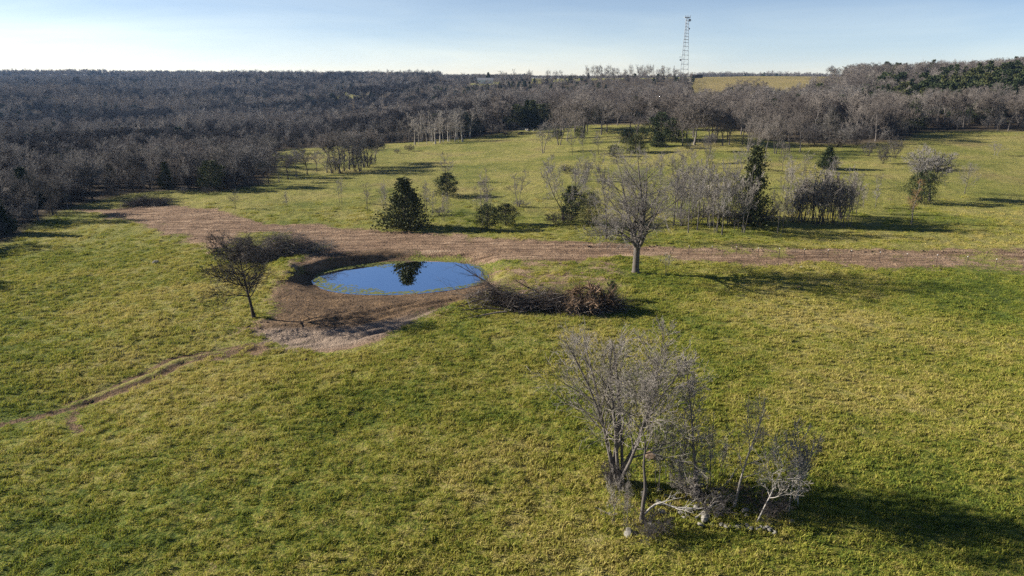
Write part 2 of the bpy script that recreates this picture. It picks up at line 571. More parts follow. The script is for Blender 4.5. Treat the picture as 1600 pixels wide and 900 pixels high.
mw, bw = new_mat('pond_water', 0.6, 0.2)
bw.inputs['Base Color'].default_value = (0.012, 0.030, 0.045, 1)
wn2, wl2 = nodes(mw)
gl = wn2.new('ShaderNodeBsdfGlossy')
gl.inputs['Roughness'].default_value = 0.02
gl.inputs['Color'].default_value = (0.9, 0.95, 1, 1)
fr_ = wn2.new('ShaderNodeFresnel')
fr_.inputs['IOR'].default_value = 1.33
fm = math_(mw, 'MULTIPLY_ADD', fr_.outputs[0], 1.2, 0.22)
mxs = wn2.new('ShaderNodeMixShader')
wl2.new(fm, mxs.inputs[0])
wl2.new(bw.outputs[0], mxs.inputs[1])
wl2.new(gl.outputs[0], mxs.inputs[2])
wl2.new(mxs.outputs[0], wn2['Material Output'].inputs['Surface'])
bump(mw, gl, noise(mw, 3.0, 3, position(mw), 0.5), 0.02, 0.02)
M['water'] = mw

mg, gb = new_mat('grass_blades', 0.8, 0.15)
gc, _, _ = grass_colour(mg)
n_, l_ = nodes(mg)
tr = n_.new('ShaderNodeBsdfTranslucent')
ad = n_.new('ShaderNodeMixShader')
ad.inputs[0].default_value = 0.35
gcl = mix(mg, 1.0, gc, (1.36, 1.33, 1.2), 'MULTIPLY')
l_.new(gcl, gb.inputs['Base Color'])
l_.new(gcl, tr.inputs['Color'])
l_.new(gb.outputs[0], ad.inputs[1])
l_.new(tr.outputs[0], ad.inputs[2])
l_.new(ad.outputs[0], n_['Material Output'].inputs['Surface'])
M['blade'] = mg


# ------------------------------------------------------------------ object helpers
def mesh_np(name, v, quads=None, tris=None, mat=None, smooth_=True):
    me = bpy.data.meshes.new(name)
    v = np.asarray(v, np.float32)
    q = np.zeros((0, 4), np.int32) if quads is None else np.asarray(quads, np.int32)
    t = np.zeros((0, 3), np.int32) if tris is None else np.asarray(tris, np.int32)
    nl = q.size + t.size
    me.vertices.add(len(v))
    me.vertices.foreach_set('co', v.ravel())
    me.loops.add(nl)
    me.loops.foreach_set('vertex_index', np.concatenate([q.ravel(), t.ravel()]))
    me.polygons.add(len(q) + len(t))
    ls = np.concatenate([np.arange(len(q)) * 4, q.size + np.arange(len(t)) * 3]).astype(np.int32)
    me.polygons.foreach_set('loop_start', ls)
    me.polygons.foreach_set('use_smooth', np.full(len(q) + len(t), smooth_))
    me.update(calc_edges=True)
    me.validate()
    if mat is not None:
        me.materials.append(mat)
    return me


def obj(name, me, parent=None, loc=None):
    o = bpy.data.objects.new(name, me)
    COL.objects.link(o)
    if parent is not None:
        o.parent = parent
    if loc is not None:
        o.location = loc
    return o


def tag(o, label=None, cat=None, group=None, kind=None):
    for k, v in (('label', label), ('category', cat), ('group', group), ('kind', kind)):
        if v:
            o[k] = v
    return o


def tubes(Pn, Rn, sides):
    """Pn [n,k,3], Rn [n,k] -> verts, quads of n tapered tubes."""
    n, k, _ = Pn.shape
    d = Pn[:, -1] - Pn[:, 0]
    d /= np.linalg.norm(d, axis=1, keepdims=True) + 1e-9
    ref = np.where(np.abs(d[:, 2:3]) > 0.9, np.array([[1.0, 0, 0]]), np.array([[0, 0, 1.0]]))
    a = np.cross(d, ref)
    a /= np.linalg.norm(a, axis=1, keepdims=True) + 1e-9
    b = np.cross(d, a)
    th = np.arange(sides) * 2 * math.pi / sides
    ring = a[:, None, :] * np.cos(th)[None, :, None] + b[:, None, :] * np.sin(th)[None, :, None]
    v = Pn[:, :, None, :] + ring[:, None, :, :] * Rn[:, :, None, None]
    idx = np.arange(n * k * sides).reshape(n, k, sides)
    i2 = np.roll(idx, -1, 2)
    q = np.stack([idx[:, :-1], i2[:, :-1], i2[:, 1:], idx[:, 1:]], -1)
    return v.reshape(-1, 3), q.reshape(-1, 4)


def merge(parts):
    V, Q, o = [], [], 0
    for v, q in parts:
        V.append(v)
        Q.append(q + o)
        o += len(v)
    return np.concatenate(V), np.concatenate(Q)


def march(g, start, d, length, r0, k, jit, up, rend, rmin):
    n = len(start)
    Pn = np.zeros((n, k, 3))
    Pn[:, 0] = start
    d = d.copy()
    for i in range(1, k):
        Pn[:, i] = Pn[:, i - 1] + d * (length / (k - 1))[:, None]
        d = d + g.normal(0, jit, (n, 3))
        d[:, 2] += up
        d /= np.linalg.norm(d, axis=1, keepdims=True)
    s = np.linspace(0, 1, k)[None, :]
    Rn = np.maximum(r0[:, None] * (1 - (1 - rend) * s), rmin)
    return Pn, Rn


def spawn(g, Pn, Rn, m, t0, t1, ang, angs, ratio, lenf, k, jit, up, rr, rend, rmin, sun=None):
    n, kk, _ = Pn.shape
    t = t0 + (t1 - t0) * (np.arange(m)[None, :] + g.random((n, m))) / m
    f = t * (kk - 1)
    i = np.minimum(f.astype(int), kk - 2)
    fr = (f - i)[..., None]
    ar = np.arange(n)[:, None]
    A, B = Pn[ar, i], Pn[ar, i + 1]
    pos = A + (B - A) * fr
    rad = Rn[ar, i] + (Rn[ar, i + 1] - Rn[ar, i]) * fr[..., 0]
    tg = B - A
    tg /= np.linalg.norm(tg, axis=2, keepdims=True) + 1e-9
    ref = np.where(np.abs(tg[..., 2:3]) > 0.9, np.array([1.0, 0, 0]), np.array([0, 0, 1.0]))
    a = np.cross(tg, ref)
    a /= np.linalg.norm(a, axis=2, keepdims=True) + 1e-9
    b = np.cross(tg, a)
    az = np.arange(m)[None, :] * 2.39996 + g.random((n, 1)) * 6.28 + g.normal(0, 0.5, (n, m))
    an = np.abs(g.normal(R(ang), R(angs), (n, m)))
    d = tg * np.cos(an)[..., None] + (a * np.cos(az)[..., None] + b * np.sin(az)[..., None]) * np.sin(an)[..., None]
    pl = np.linalg.norm(np.diff(Pn, axis=1), axis=2).sum(1)[:, None]
    ln = pl * ratio * lenf(t) * g.uniform(0.65, 1.25, (n, m))
    return march(g, pos.reshape(-1, 3), d.reshape(-1, 3), ln.ravel(), np.maximum(rad.ravel() * rr, rmin), k, jit, up, rend, rmin)


ONE = lambda t: np.ones_like(t)
TAPER = lambda t: 1.15 - 0.75 * t
OVAL = lambda t: np.sin(np.clip(0.15 + t * 0.9, 0, 1) * math.pi) * 0.8 + 0.25


def bare_tree_mesh(seed, h=10.0, trunk_r=0.16, stems=1, spread=0.0, limb=(10, 0.25, 0.97, 48, 12, 0.55), lenf=TAPER, sub=(6, 5, 5), tw=0.011, kink=0.06, up=0.10, twig_len=0.5, lean=(0, 0), trunk_top=0.25, fork=None, droop=0.03):
    """Branch skeleton grown level by level; returns the trunk-and-limb mesh data and the twig mesh data."""
    g = np.random.default_rng(seed)
    st = np.zeros((stems, 3))
    st[:, :2] = g.normal(0, 0.22 if stems > 1 else 0, (stems, 2))
    st[:, 2] = -0.15
    d = np.zeros((stems, 3))
    aa = g.random() * 6.28 + np.arange(stems) * 6.283 / stems
    sp = spread * g.uniform(0.4, 1.2, stems)
    d[:, 0] = np.cos(aa) * sp + lean[0]
    d[:, 1] = np.sin(aa) * sp + lean[1]
    d[:, 2] = 1
    d /= np.linalg.norm(d, axis=1, keepdims=True)
    hl = h * g.uniform(0.8, 1.02, stems) if stems > 1 else np.array([h])
    if fork:
        hl = hl * fork[0]
    T = march(g, st, d, hl, np.full(stems, trunk_r) * g.uniform(0.75, 1.1, stems), 8, kink, 0.05, trunk_top, 0.02)
    T[1][:, 0] *= 1.35
    wood = [tubes(*T, 7)]
    src = T
    if fork:
        F = spawn(g, *T, fork[1], fork[4] if len(fork) > 4 else 0.82, 1.0, fork[2], 12, fork[3], ONE, 8, 0.09, up * 0.6, 0.72, 0.12, 0.015)
        wood.append(tubes(*F, 5))
        src = F
    n, t0, t1, an, ans, ra = limb
    Lm = spawn(g, *src, n, t0, t1, an, ans, ra, lenf, 6, 0.11, up, 0.62, 0.2, 0.014)
    wood.append(tubes(*Lm, 4))
    S = spawn(g, *Lm, sub[0], 0.2, 1.0, 38, 13, 0.52, lambda t: 1.15 - 0.5 * t, 4, 0.13, up * 0.8, 0.6, 0.25, tw * 1.25)
    tws = [tubes(*S, 3)]
    Q = spawn(g, *S, sub[1], 0.2, 1.0, 36, 14, 0.55, ONE, 3, 0.15, up * 0.5, 0.6, 0.35, tw)
    tws.append(tubes(*Q, 3))
    if sub[2]:
        W = spawn(g, *Q, sub[2], 0.15, 1.0, 34, 15, twig_len, ONE, 2, 0, 0, 0.8, 0.35, tw * 0.85)
        tws.append(tubes(*W, 3))
    return merge(wood), merge(tws)


def dims(parts):
    v = np.concatenate([p[0] for p in parts])
    return float(np.percentile(v[:, 2], 97.5)), float(np.percentile(np.hypot(v[:, 0], v[:, 1]), 91))


class Proto:
    def __init__(self, trunk, crown, h, w):
        self.trunk, self.crown, self.h, self.w = trunk, crown, h, w


def bare(seed, bm='bark', tm='twig', **k):
    a, b = bare_tree_mesh(seed, **k)
    h, w = dims((a, b))
    return Proto(mesh_np('trunk', *a, mat=M[bm]), mesh_np('crown', *b, mat=M[tm]), h, w)


def cedar(seed, h=8.0, w=3.0, profile='cone', n=5200, mat='cedar', size=(0.10, 0.26), gap=0.35, base=0.04, fill=0.55, clumpn=150):
    """Evergreen: trunk, boughs and thousands of small foliage sprays gathered in clumps through the crown."""
    g = np.random.default_rng(seed)
    T = march(g, np.array([[0, 0, -0.15]]), np.array([[0.0, 0, 1]]), np.array([h * 0.93]), np.array([0.02 * h]), 8, 0.02, 0.05, 0.15, 0.01)
    prof = {'cone': lambda t: np.where(t < 0.12, 0.75 + 2.0 * t, 1.0 - ((t - 0.12) / 0.88) ** 1.15),
            'oval': lambda t: np.sqrt(np.clip(1 - (np.clip(t - 0.32, -0.36, 1) / 0.70) ** 2, 0, 1)),
            'round': lambda t: np.sqrt(np.clip(1 - ((t - 0.45) / 0.56) ** 2, 0, 1)),
            'tall': lambda t: (1.0 - t ** 1.6) * (0.68 + 0.42 * np.sin(t * 26) * (1 - 0.4 * t))}[profile]
    tc_ = base + (1 - base) * g.random(clumpn) ** (1.25 if profile in ('cone', 'tall') else 0.9)
    az = g.random(clumpn) * 6.283
    lob = 1 + gap * (0.5 * np.sin(az * 3 + seed + tc_ * 9) + 0.5 * np.sin(az * 5 - tc_ * 17 + seed * 2)) * 0.6
    rr = prof(tc_) * lob * np.sqrt(fill ** 2 + (1 - fill ** 2) * g.random(clumpn)) * w / 2 * g.uniform(0.72, 1.22, clumpn)
    C = np.stack([np.cos(az) * rr, np.sin(az) * rr, tc_ * h * 0.97], 1)
    B = march(g, np.stack([0 * rr, 0 * rr, np.maximum(tc_ * h * 0.97 - 0.45 * rr, 0.1)], 1), (C - np.stack([0 * rr, 0 * rr, np.maximum(tc_ * h * 0.97 - 0.45 * rr, 0.1)], 1)) / (np.linalg.norm(C, axis=1, keepdims=True) * 0 + 1), np.ones(clumpn), np.full(clumpn, 0.004 * h), 3, 0.0, 0, 0.3, 0.006)
    # straight boughs from the trunk to every clump
    O = np.stack([0 * rr, 0 * rr, np.maximum(tc_ * h * 0.97 - 0.4 * rr, 0.1)], 1)
    B = (np.stack([O, (O + C) / 2 + [0, 0, 0.02 * h], C], 1), np.tile([[0.005 * h, 0.004 * h, 0.002 * h]], (clumpn, 1)))
    tv, tq = merge([tubes(*T, 7), tubes(*B, 3)])
    per = n // clumpn
    cs = (0.10 * w + 0.05 * h) * (0.55 + 0.6 * (1 - tc_)) * g.uniform(0.7, 1.2, clumpn)
    ctr = np.repeat(C, per, 0) + g.normal(0, 1, (clumpn * per, 3)) * np.repeat(cs, per)[:, None] * np.array([0.55, 0.55, 0.42])
    ctr[:, 2] = np.clip(ctr[:, 2], 0.05, h * 0.99)
    out = ctr - np.array([0, 0, 1.0]) * ctr[:, 2:3]
    out = out / (np.linalg.norm(out, axis=1, keepdims=True) + 1e-6) * 0.8 + np.array([0, 0, 0.7]) + g.normal(0, 0.55, ctr.shape)
    out /= np.linalg.norm(out, axis=1, keepdims=True)
    side = np.cross(out, g.normal(0, 1, ctr.shape))
    side /= np.linalg.norm(side, axis=1, keepdims=True) + 1e-9
    ln = g.uniform(*size, len(ctr))[:, None] * h / 7.0
    tip = ctr + out * ln * 1.5
    L, Rr = ctr + side * ln * 0.45 + out * ln * 0.5, ctr - side * ln * 0.45 + out * ln * 0.5
    v = np.stack([ctr, L, tip, Rr], 1).reshape(-1, 3)
    q = np.arange(len(v)).reshape(-1, 4)
    return Proto(mesh_np('trunk', tv, tq, mat=M['darkbark']), mesh_np('crown', v, q, mat=M[mat], smooth_=False), h, w / 2)


def place(name, pr, xy, h, label, cat='tree', group=None, w=None, rot=None, lean=0.0, sink=0.0):
    """One tree: an Empty at its foot with trunk and crown as parts; meshes are shared."""
    s = h / pr.h
    sx = s if w is None else (w / 2) / pr.w
    e = bpy.data.objects.new(name, None)
    COL.objects.link(e)
    e.location = (xy[0], xy[1], zat(xy[0], xy[1]) - sink)
    e.rotation_euler = (0, lean, random.uniform(0, 6.28) if rot is None else rot)
    e.scale = (sx, sx, s)
    tag(e, label, cat, group)
    a = bpy.data.objects.new('trunk', pr.trunk)
    b = bpy.data.objects.new('crown', pr.crown)
    for o in (a, b):
        COL.objects.link(o)
        o.parent = e
    return e


def top_h(xy, px, pytop):
    d = ray(px, pytop)
    return H + d[2] / d[1] * xy[1] - float(zbase(xy[0], xy[1]))


def wpx(xy, w):
    z = float(zbase(xy[0], xy[1]))
    depth = xy[1] * math.cos(PITCH) + (H - z) * math.sin(PITCH)
    return w * depth / FPX


def put(name, pr, px, py, ptop, w, label, cat='tree', group=None, rot=None, lean=0.0):
    xy = P(px, py)
    return place(name, pr, xy, max(0.4, top_h(xy, px, ptop)), label, cat, group, None if w is None else wpx(xy, w), rot, lean)


def scatter(name, label, cat, pts, scale, rot, idx, protos, kind='stuff', tilt=None):
    """Uncountable stuff: one object, copies of a few meshes on its points."""
    coll = bpy.data.collections.new(name + '_sources')
    for i, me in enumerate(protos):
        coll.objects.link(bpy.data.objects.new('%s_%02d' % (name + '_source', i), me))
    me = bpy.data.meshes.new(name)
    me.vertices.add(len(pts))
    me.vertices.foreach_set('co', np.asarray(pts, np.float32).ravel())
    for nm, dt, arr in (('sz', 'FLOAT', scale), ('rz', 'FLOAT', rot), ('ix', 'INT', idx)):
        at = me.attributes.new(nm, dt, 'POINT')
        at.data.foreach_set('value', np.asarray(arr, np.int32 if dt == 'INT' else np.float32))
    o = obj(name, me)
    tag(o, label, cat, None, kind)
    ng = bpy.data.node_groups.new(name + '_nodes', 'GeometryNodeTree')
    ng.interface.new_socket('Geometry', in_out='INPUT', socket_type='NodeSocketGeometry')
    ng.interface.new_socket('Geometry', in_out='OUTPUT', socket_type='NodeSocketGeometry')
    N, L = ng.nodes, ng.links
    gi, go = N.new('NodeGroupInput'), N.new('NodeGroupOutput')
    ip = N.new('GeometryNodeInstanceOnPoints')
    ci = N.new('GeometryNodeCollectionInfo')
    ci.inputs['Collection'].default_value = coll
    ci.inputs['Separate Children'].default_value = True
    ci.inputs['Reset Children'].default_value = True
    ip.inputs['Pick Instance'].default_value = True

    def na(nm, t):
        a = N.new('GeometryNodeInputNamedAttribute')
        a.data_type = t
        a.inputs['Name'].default_value = nm
        return a.outputs['Attribute']
    cx = N.new('ShaderNodeCombineXYZ')
    L.new(na('rz', 'FLOAT'), cx.inputs[2])
    er = N.new('FunctionNodeEulerToRotation')
    L.new(cx.outputs[0], er.inputs[0])
    L.new(er.outputs[0], ip.inputs['Rotation'])
    L.new(na('sz', 'FLOAT'), ip.inputs['Scale'])
    L.new(na('ix', 'INT'), ip.inputs['Instance Index'])
    L.new(gi.outputs[0], ip.inputs['Points'])
    L.new(ci.outputs[0], ip.inputs['Instance'])
    L.new(ip.outputs[0], go.inputs[0])
    md = o.modifiers.new('scatter', 'NODES')
    md.node_group = ng
    return o


# ------------------------------------------------------------------ ground
def axis(lo, hi, step, out_lo, out_hi, grow):
    c = list(np.arange(lo, hi + 1e-6, step))
    s, x = step, hi
    while x < out_hi:
        s *= grow
        x += s
        c.append(min(x, out_hi))
    s, x, f = step, lo, []
    while x > out_lo:
        s *= grow
        x -= s
        f.append(max(x, out_lo))
    return np.array(f[::-1] + c)


gx = axis(-72, 84, 0.36, -2500, 2500, 1.055)
gy = axis(22, 132, 0.36, -120, 3100, 1.035)
GX, GY = np.meshgrid(gx, gy)
gX, gY = GX.ravel(), GY.ravel()
gZ = zf(gX, gY)
near = (gX > -130) & (gX < 200) & (gY > 15) & (gY < 190)
A = {k: np.zeros(len(gX), np.float32) for k in ('dirt', 'bank', 'pale', 'wood', 'field')}
nx, ny = gX[near], gY[near]
sdt = bare_earth(nx, ny)
dirt = smooth(3.0, -2.6, sdt) * (1 - 0.22 * smooth(25, 60, nx)) * (1 - 0.42 * smooth(0.0, 0.22, fbm(nx, ny, 11, 231, 3)) * smooth(0, 15, nx))
rutm = np.zeros(len(nx))
for r in RUTS:
    dirt = np.maximum(dirt, 0.80 * np.exp(-(seg_dist(nx, ny, r) / 0.48) ** 2))
    rutm = np.maximum(rutm, np.exp(-(seg_dist(nx, ny, r) / 1.0) ** 2))
dirt = np.maximum(dirt, 0.72 * smooth(1.5, -1.0, sdist(nx, ny, SPIL)))
THK = P(1085, 785)
dirt = np.maximum(dirt, 0.52 * smooth(1.25, 0.5, np.hypot((nx - THK[0]) / 6.5, (ny - THK[1]) / 2.8)))
dirt = np.maximum(dirt, 0.50 * smooth(2.5, -2.5, sdist(nx, ny, EAST)))
psd = sdist(nx, ny, POND)
ang = np.arctan2(ny - PC[1], nx - PC[0])
mossy = smooth(2.6, 0.4, psd) * np.exp(-((ang - 1.1) / 0.8) ** 2)          # weedy far shore
dirt = np.maximum(dirt * (1 - 0.75 * mossy), smooth(-0.3, -1.5, psd))
A['dirt'][near] = dirt
A['bank'][near] = np.maximum(smooth(0.5, -2.5, sdist(nx, ny, BANK)) * (1 - smooth(0.5, -1.2, sdist(nx, ny, PALE))) * 0.85, smooth(0.6, 0, psd))
A['bank'][near] = np.maximum(A['bank'][near], np.maximum(rutm, smooth(1.5, 0.6, np.hypot((nx - THK[0]) / 6.5, (ny - THK[1]) / 2.8))) * 0.9)
for r in WHEEL:
    A['bank'][near] = np.maximum(A['bank'][near], 0.7 * np.exp(-(seg_dist(nx, ny, r) / 0.4) ** 2))
A['pale'][near] = smooth(0.8, -1.4, sdist(nx, ny, PALE))
far = gY > 80
wsd = sdist(gX[far], gY[far], WOODPOLY)
A['wood'][far] = smooth(2.5, -2.5, wsd + 6 * fbm(gX[far], gY[far], 14, 71, 2)) * (1 - clearing(gX[far], np.maximum(gY[far], 1)))
cf = gY > 400
A['field'][cf] = clearing(gX[cf], gY[cf]) & (uv(gX[cf], gY[cf]) > 1086)
ncol, nrow = len(gx), len(gy)
ii = np.arange(ncol * nrow).reshape(nrow, ncol)
quads = np.stack([ii[:-1, :-1], ii[:-1, 1:], ii[1:, 1:], ii[1:, :-1]], -1).reshape(-1, 4)
fd, fb, fw, ff = (A[k][quads].mean(1) for k in ('dirt', 'bank', 'wood', 'field'))
kindf = np.zeros(len(quads), int)
kindf[fd > 0.5] = 1
kindf[(fd > 0.5) & (fb > 0.4)] = 2
kindf[fw > 0.5] = 3
kindf[(ff > 0.5)] = 4
gv = np.stack([gX, gY, gZ], 1)
dzx = np.gradient(gZ.reshape(nrow, ncol), gx, axis=1).ravel()
dzy = np.gradient(gZ.reshape(nrow, ncol), gy, axis=0).ravel()
gn = np.stack([-dzx, -dzy, np.ones_like(dzx)], 1)
gn /= np.linalg.norm(gn, axis=1, keepdims=True)
for k, (nm, lb, ct) in enumerate([('meadow', 'yellow-green pasture grass rolling around the pond', 'meadow'), ('dirt_track', 'brown bare earth track running across the pasture', 'track'),
                                  ('pond_bank', 'dark brown scraped earth bank around the pond', 'bank'), ('woodland_floor', 'leaf-strewn brown ground under the bare woods', 'ground'), ('hill_field', 'tan stubble field on the hilltop skyline', 'field')]):
    qk = quads[kindf == k]
    if not len(qk):
        continue
    us, inv = np.unique(qk, return_inverse=True)
    me = mesh_np(nm, gv[us], inv.reshape(-1, 4), mat=M['ground'])
    for a in A:
        at = me.attributes.new(a, 'FLOAT', 'POINT')
        at.data.foreach_set('value', A[a][us])
    me.normals_split_custom_set_from_vertices(gn[us].tolist())
    tag(obj(nm, me), lb, ct, None, 'structure')

# pond water, its surface level with the foot of the banks
cw = POND + (POND - PC) / np.linalg.norm(POND - PC, axis=1, keepdims=True) * 0.35
wv = np.vstack([[[PC[0], PC[1], WATER]], np.column_stack([cw, np.full(len(cw), WATER)])])
wt = np.array([[0, i + 1, (i + 1) % len(cw) + 1] for i in range(len(cw))])
tag(obj('pond', mesh_np('pond', wv, None, wt, M['water'])), 'still blue water of the oval farm pond', 'pond', None, 'structure')

# floating weed mats along the shore
wp, wq = [], []
g = np.random.default_rng(21)
cand = []
for _ in range(26000):
    x, y = PC[0] + g.uniform(-15, 15), PC[1] + g.uniform(-11, 11)
    cand.append((x, y))
cand = np.array(cand)
sdw = sdist(cand[:, 0], cand[:, 1], POND)
an_ = np.arctan2(cand[:, 1] - PC[1], cand[:, 0] - PC[0])
lim = 0.7 + 1.5 * np.exp(-((an_ - 2.2) / 0.55) ** 2) + 2.2 * np.exp(-((an_ + 2.3) / 0.6) ** 2) + 1.2 * np.exp(-((an_ + 0.9) / 0.5) ** 2)
keep = (sdw < 0.1) & (-sdw < lim * (0.35 + 1.5 * (fbm(cand[:, 0], cand[:, 1], 3.4, 91, 3) * 1.5 + 0.40))) & (g.random(len(cand)) < 0.75 - 0.2 * -sdw)
o_ = 0
for x, y in cand[keep]:
    r0, k = g.uniform(0.04, 0.15), 6
    th = np.arange(k) * 6.283 / k + g.random() * 6
    rr = r0 * g.uniform(0.6, 1.3, k)
    ring = np.column_stack([x + np.cos(th) * rr * 1.4, y + np.sin(th) * rr, np.full(k, WATER + 0.006)])
    wp.append(np.vstack([[[x, y, WATER + 0.012 + g.uniform(0, 0.012)]], ring]))
    wq += [[o_, o_ + 1 + i, o_ + 1 + (i + 1) % k] for i in range(k)]
    o_ += k + 1
tag(obj('pond_weed', mesh_np('pond_weed', np.concatenate(wp), None, np.array(wq), M['weed'])), 'yellow-green weed floating along the pond edges', 'pond weed', None, 'stuff')

# ------------------------------------------------------------------ tree kinds
BARE = [bare(101, h=10, trunk_r=0.19, limb=(11, 0.22, 0.97, 46, 12, 0.50), sub=(7, 5, 4), tw=0.017),
        bare(102, h=10, trunk_r=0.20, limb=(9, 0.30, 0.97, 40, 12, 0.56), sub=(7, 5, 4), fork=(0.45, 4, 26, 1.15), tw=0.017),
        bare(103, h=11, trunk_r=0.15, limb=(13, 0.35, 0.98, 44, 10, 0.36), sub=(6, 5, 4), tw=0.017),
        bare(104, h=9, trunk_r=0.21, limb=(9, 0.2, 0.97, 52, 14, 0.6), sub=(7, 5, 4), fork=(0.35, 5, 34, 1.5), tw=0.016),
        bare(105, h=10, trunk_r=0.16, limb=(10, 0.3, 0.97, 42, 12, 0.46), sub=(6, 5, 4), stems=2, spread=0.16, tw=0.016),
        bare(106, h=10, trunk_r=0.19, limb=(10, 0.18, 0.97, 50, 12, 0.5), lenf=OVAL, sub=(7, 6, 4), tw=0.016)]
def recolour(pr, tm, bm='bark'):
    c, t = pr.crown.copy(), pr.trunk.copy()
    c.materials[0] = M[tm]
    t.materials[0] = M[bm]
    return Proto(t, c, pr.h, pr.w)


BARE_B = [recolour(p, 'browntwig') for p in BARE]  # browner copies; on the right-hand woods the tone paints in front light
BARE_D = [recolour(p, 'darktwig', 'darkbark') for p in BARE]
SAP = [bare(201, h=6, trunk_r=0.06, limb=(11, 0.2, 0.97, 40, 12, 0.34), sub=(5, 4, 2), tw=0.011, bm='bark', tm='twig'),
       bare(202, h=6, trunk_r=0.055, stems=3, spread=0.22, limb=(8, 0.25, 0.97, 36, 12, 0.34), sub=(5, 4, 2), tw=0.010, bm='bark', tm='greytwig'),
       bare(203, h=6.5, trunk_r=0.06, stems=2, spread=0.12, limb=(9, 0.3, 0.98, 32, 10, 0.30), sub=(5, 4, 2), tw=0.011, tm='twig')]
SHRUB = [bare(301, h=4, trunk_r=0.035, stems=9, spread=0.55, limb=(6, 0.2, 1.0, 36, 12, 0.4), sub=(4, 4, 3), tw=0.010, bm='darkbark', tm='twig'),
         bare(302, h=4, trunk_r=0.03, stems=12, spread=0.7, limb=(6, 0.15, 1.0, 40, 12, 0.42), sub=(4, 4, 3), tw=0.011, bm='darkbark', tm='darktwig'),
         bare(303, h=5, trunk_r=0.04, stems=8, spread=0.32, limb=(8, 0.2, 1.0, 34, 12, 0.3), sub=(5, 4, 3), tw=0.008, bm='bark', tm='greytwig')]
CED = [cedar(401, 8, 6.0, 'cone', 8000, clumpn=230, gap=0.6),
       cedar(402, 6, 4.8, 'oval', 5600, clumpn=150, gap=0.6),
       cedar(403, 5, 5.6, 'round', 5600, clumpn=140, gap=0.7),
       cedar(404, 12, 6.5, 'tall', 9000, clumpn=300, gap=0.7, fill=0.3, size=(0.07, 0.17)),
       cedar(405, 8, 4.2, 'cone', 6500, clumpn=190)]
TAN = bare(501, h=6, trunk_r=0.06, limb=(10, 0.2, 0.97, 30, 10, 0.26), sub=(5, 5, 3), tw=0.014, bm='bark', tm='tanleaf')
POLE = [bare(601 + i, h=12, trunk_r=0.14, limb=(10, 0.35, 0.98, 28, 9, 0.28), sub=(4, 4, 2), tw=0.018, bm='palebark', tm='greytwig', kink=0.03) for i in range(2)]

# ------------------------------------------------------------------ the two lone trees by the track
hero = bare(11, h=13.5, trunk_r=0.44, bm='herobark', tm='herotwig', fork=(0.25, 8, 26, 3.1, 0.70), limb=(9, 0.2, 0.98, 46, 12, 0.42), lenf=OVAL, sub=(6, 6, 4), tw=0.0105, kink=0.02, up=0.07, trunk_top=0.85)
put('bare_tree', hero, 993, 426, 244, 166, 'large spreading leafless tree with stout grey trunk beside the dirt track', 'tree', None, 1.2)
lone = bare(12, h=9.2, trunk_r=0.25, bm='darkbark', tm='darktwig', limb=(24, 0.28, 0.99, 60, 12, 0.50), lenf=lambda t: 1.1 - 0.45 * t, sub=(8, 7, 4), tw=0.0165, kink=0.03, up=0.03, lean=(-0.11, 0.0), trunk_top=0.12)
put('bare_tree', lone, 397, 496, 368, 110, 'dark dense-twigged leafless tree leaning left beside the pond bank', 'tree', None, 0.0)

# ------------------------------------------------------------------ front thicket
TG = 'bare stems of the stony thicket'
clump = bare(21, h=9.4, trunk_r=0.12, stems=7, spread=0.36, bm='bark', tm='greytwig', limb=(11, 0.25, 0.98, 34, 12, 0.36), lenf=OVAL, sub=(5, 4, 3), tw=0.0085, up=0.08)
put('bare_tree', clump, 968, 754, 524, 200, 'broad many-stemmed grey leafless tree fanning out above the stony thicket', 'tree', TG, 0.6)
tall = bare(22, h=10, trunk_r=0.13, bm='bark', tm='greytwig', limb=(12, 0.38, 0.98, 32, 12, 0.40), sub=(5, 4, 3), tw=0.0085, fork=(0.52, 4, 18, 0.95))
put('bare_tree', tall, 1003, 813, 514, 132, 'tall straight leafless tree rising from the stones at the thicket edge', 'tree', TG, 2.2)
thin = bare(23, h=7, trunk_r=0.07, bm='bark', tm='greytwig', limb=(12, 0.25, 0.97, 34, 14, 0.22), sub=(6, 5, 4), tw=0.009, kink=0.07)
put('bare_tree', thin, 1086, 776, 560, 74, 'slender wavy leafless tree in the middle of the stony thicket', 'tree', TG, 0.4)
lean1 = bare(24, h=6, trunk_r=0.085, bm='palebark', tm='greytwig', limb=(12, 0.32, 0.98, 46, 12, 0.42), lenf=TAPER, sub=(5, 4, 3), tw=0.0085, lean=(0.15, 0.02), kink=0.05)
put('bare_tree', lean1, 1146, 796, 630, 112, 'leafless tree with curved pale trunk bending over the thicket rubble', 'tree', TG, 0.0)
lean2 = bare(25, h=4.2, trunk_r=0.075, bm='palebark', tm='greytwig', limb=(12, 0.36, 0.98, 50, 12, 0.55), sub=(6, 5, 3), tw=0.009, lean=(0.42, 0.0), kink=0.06, up=0.02)
put('bare_tree', lean2, 1182, 816, 700, 120, 'small white-barked tree leaning away from the thicket with crooked limbs', 'tree', TG, 0.0)
tri = bare(26, h=3.2, trunk_r=0.045, stems=3, spread=0.25, bm='palebark', tm='twig', limb=(9, 0.35, 0.98, 46, 12, 0.45), sub=(5, 5, 3), tw=0.008)
put('bare_tree', tri, 1238, 788, 664, 96, 'low three-stemmed tree with dark bushy twigs at the thicket end', 'tree', TG, 0.0)
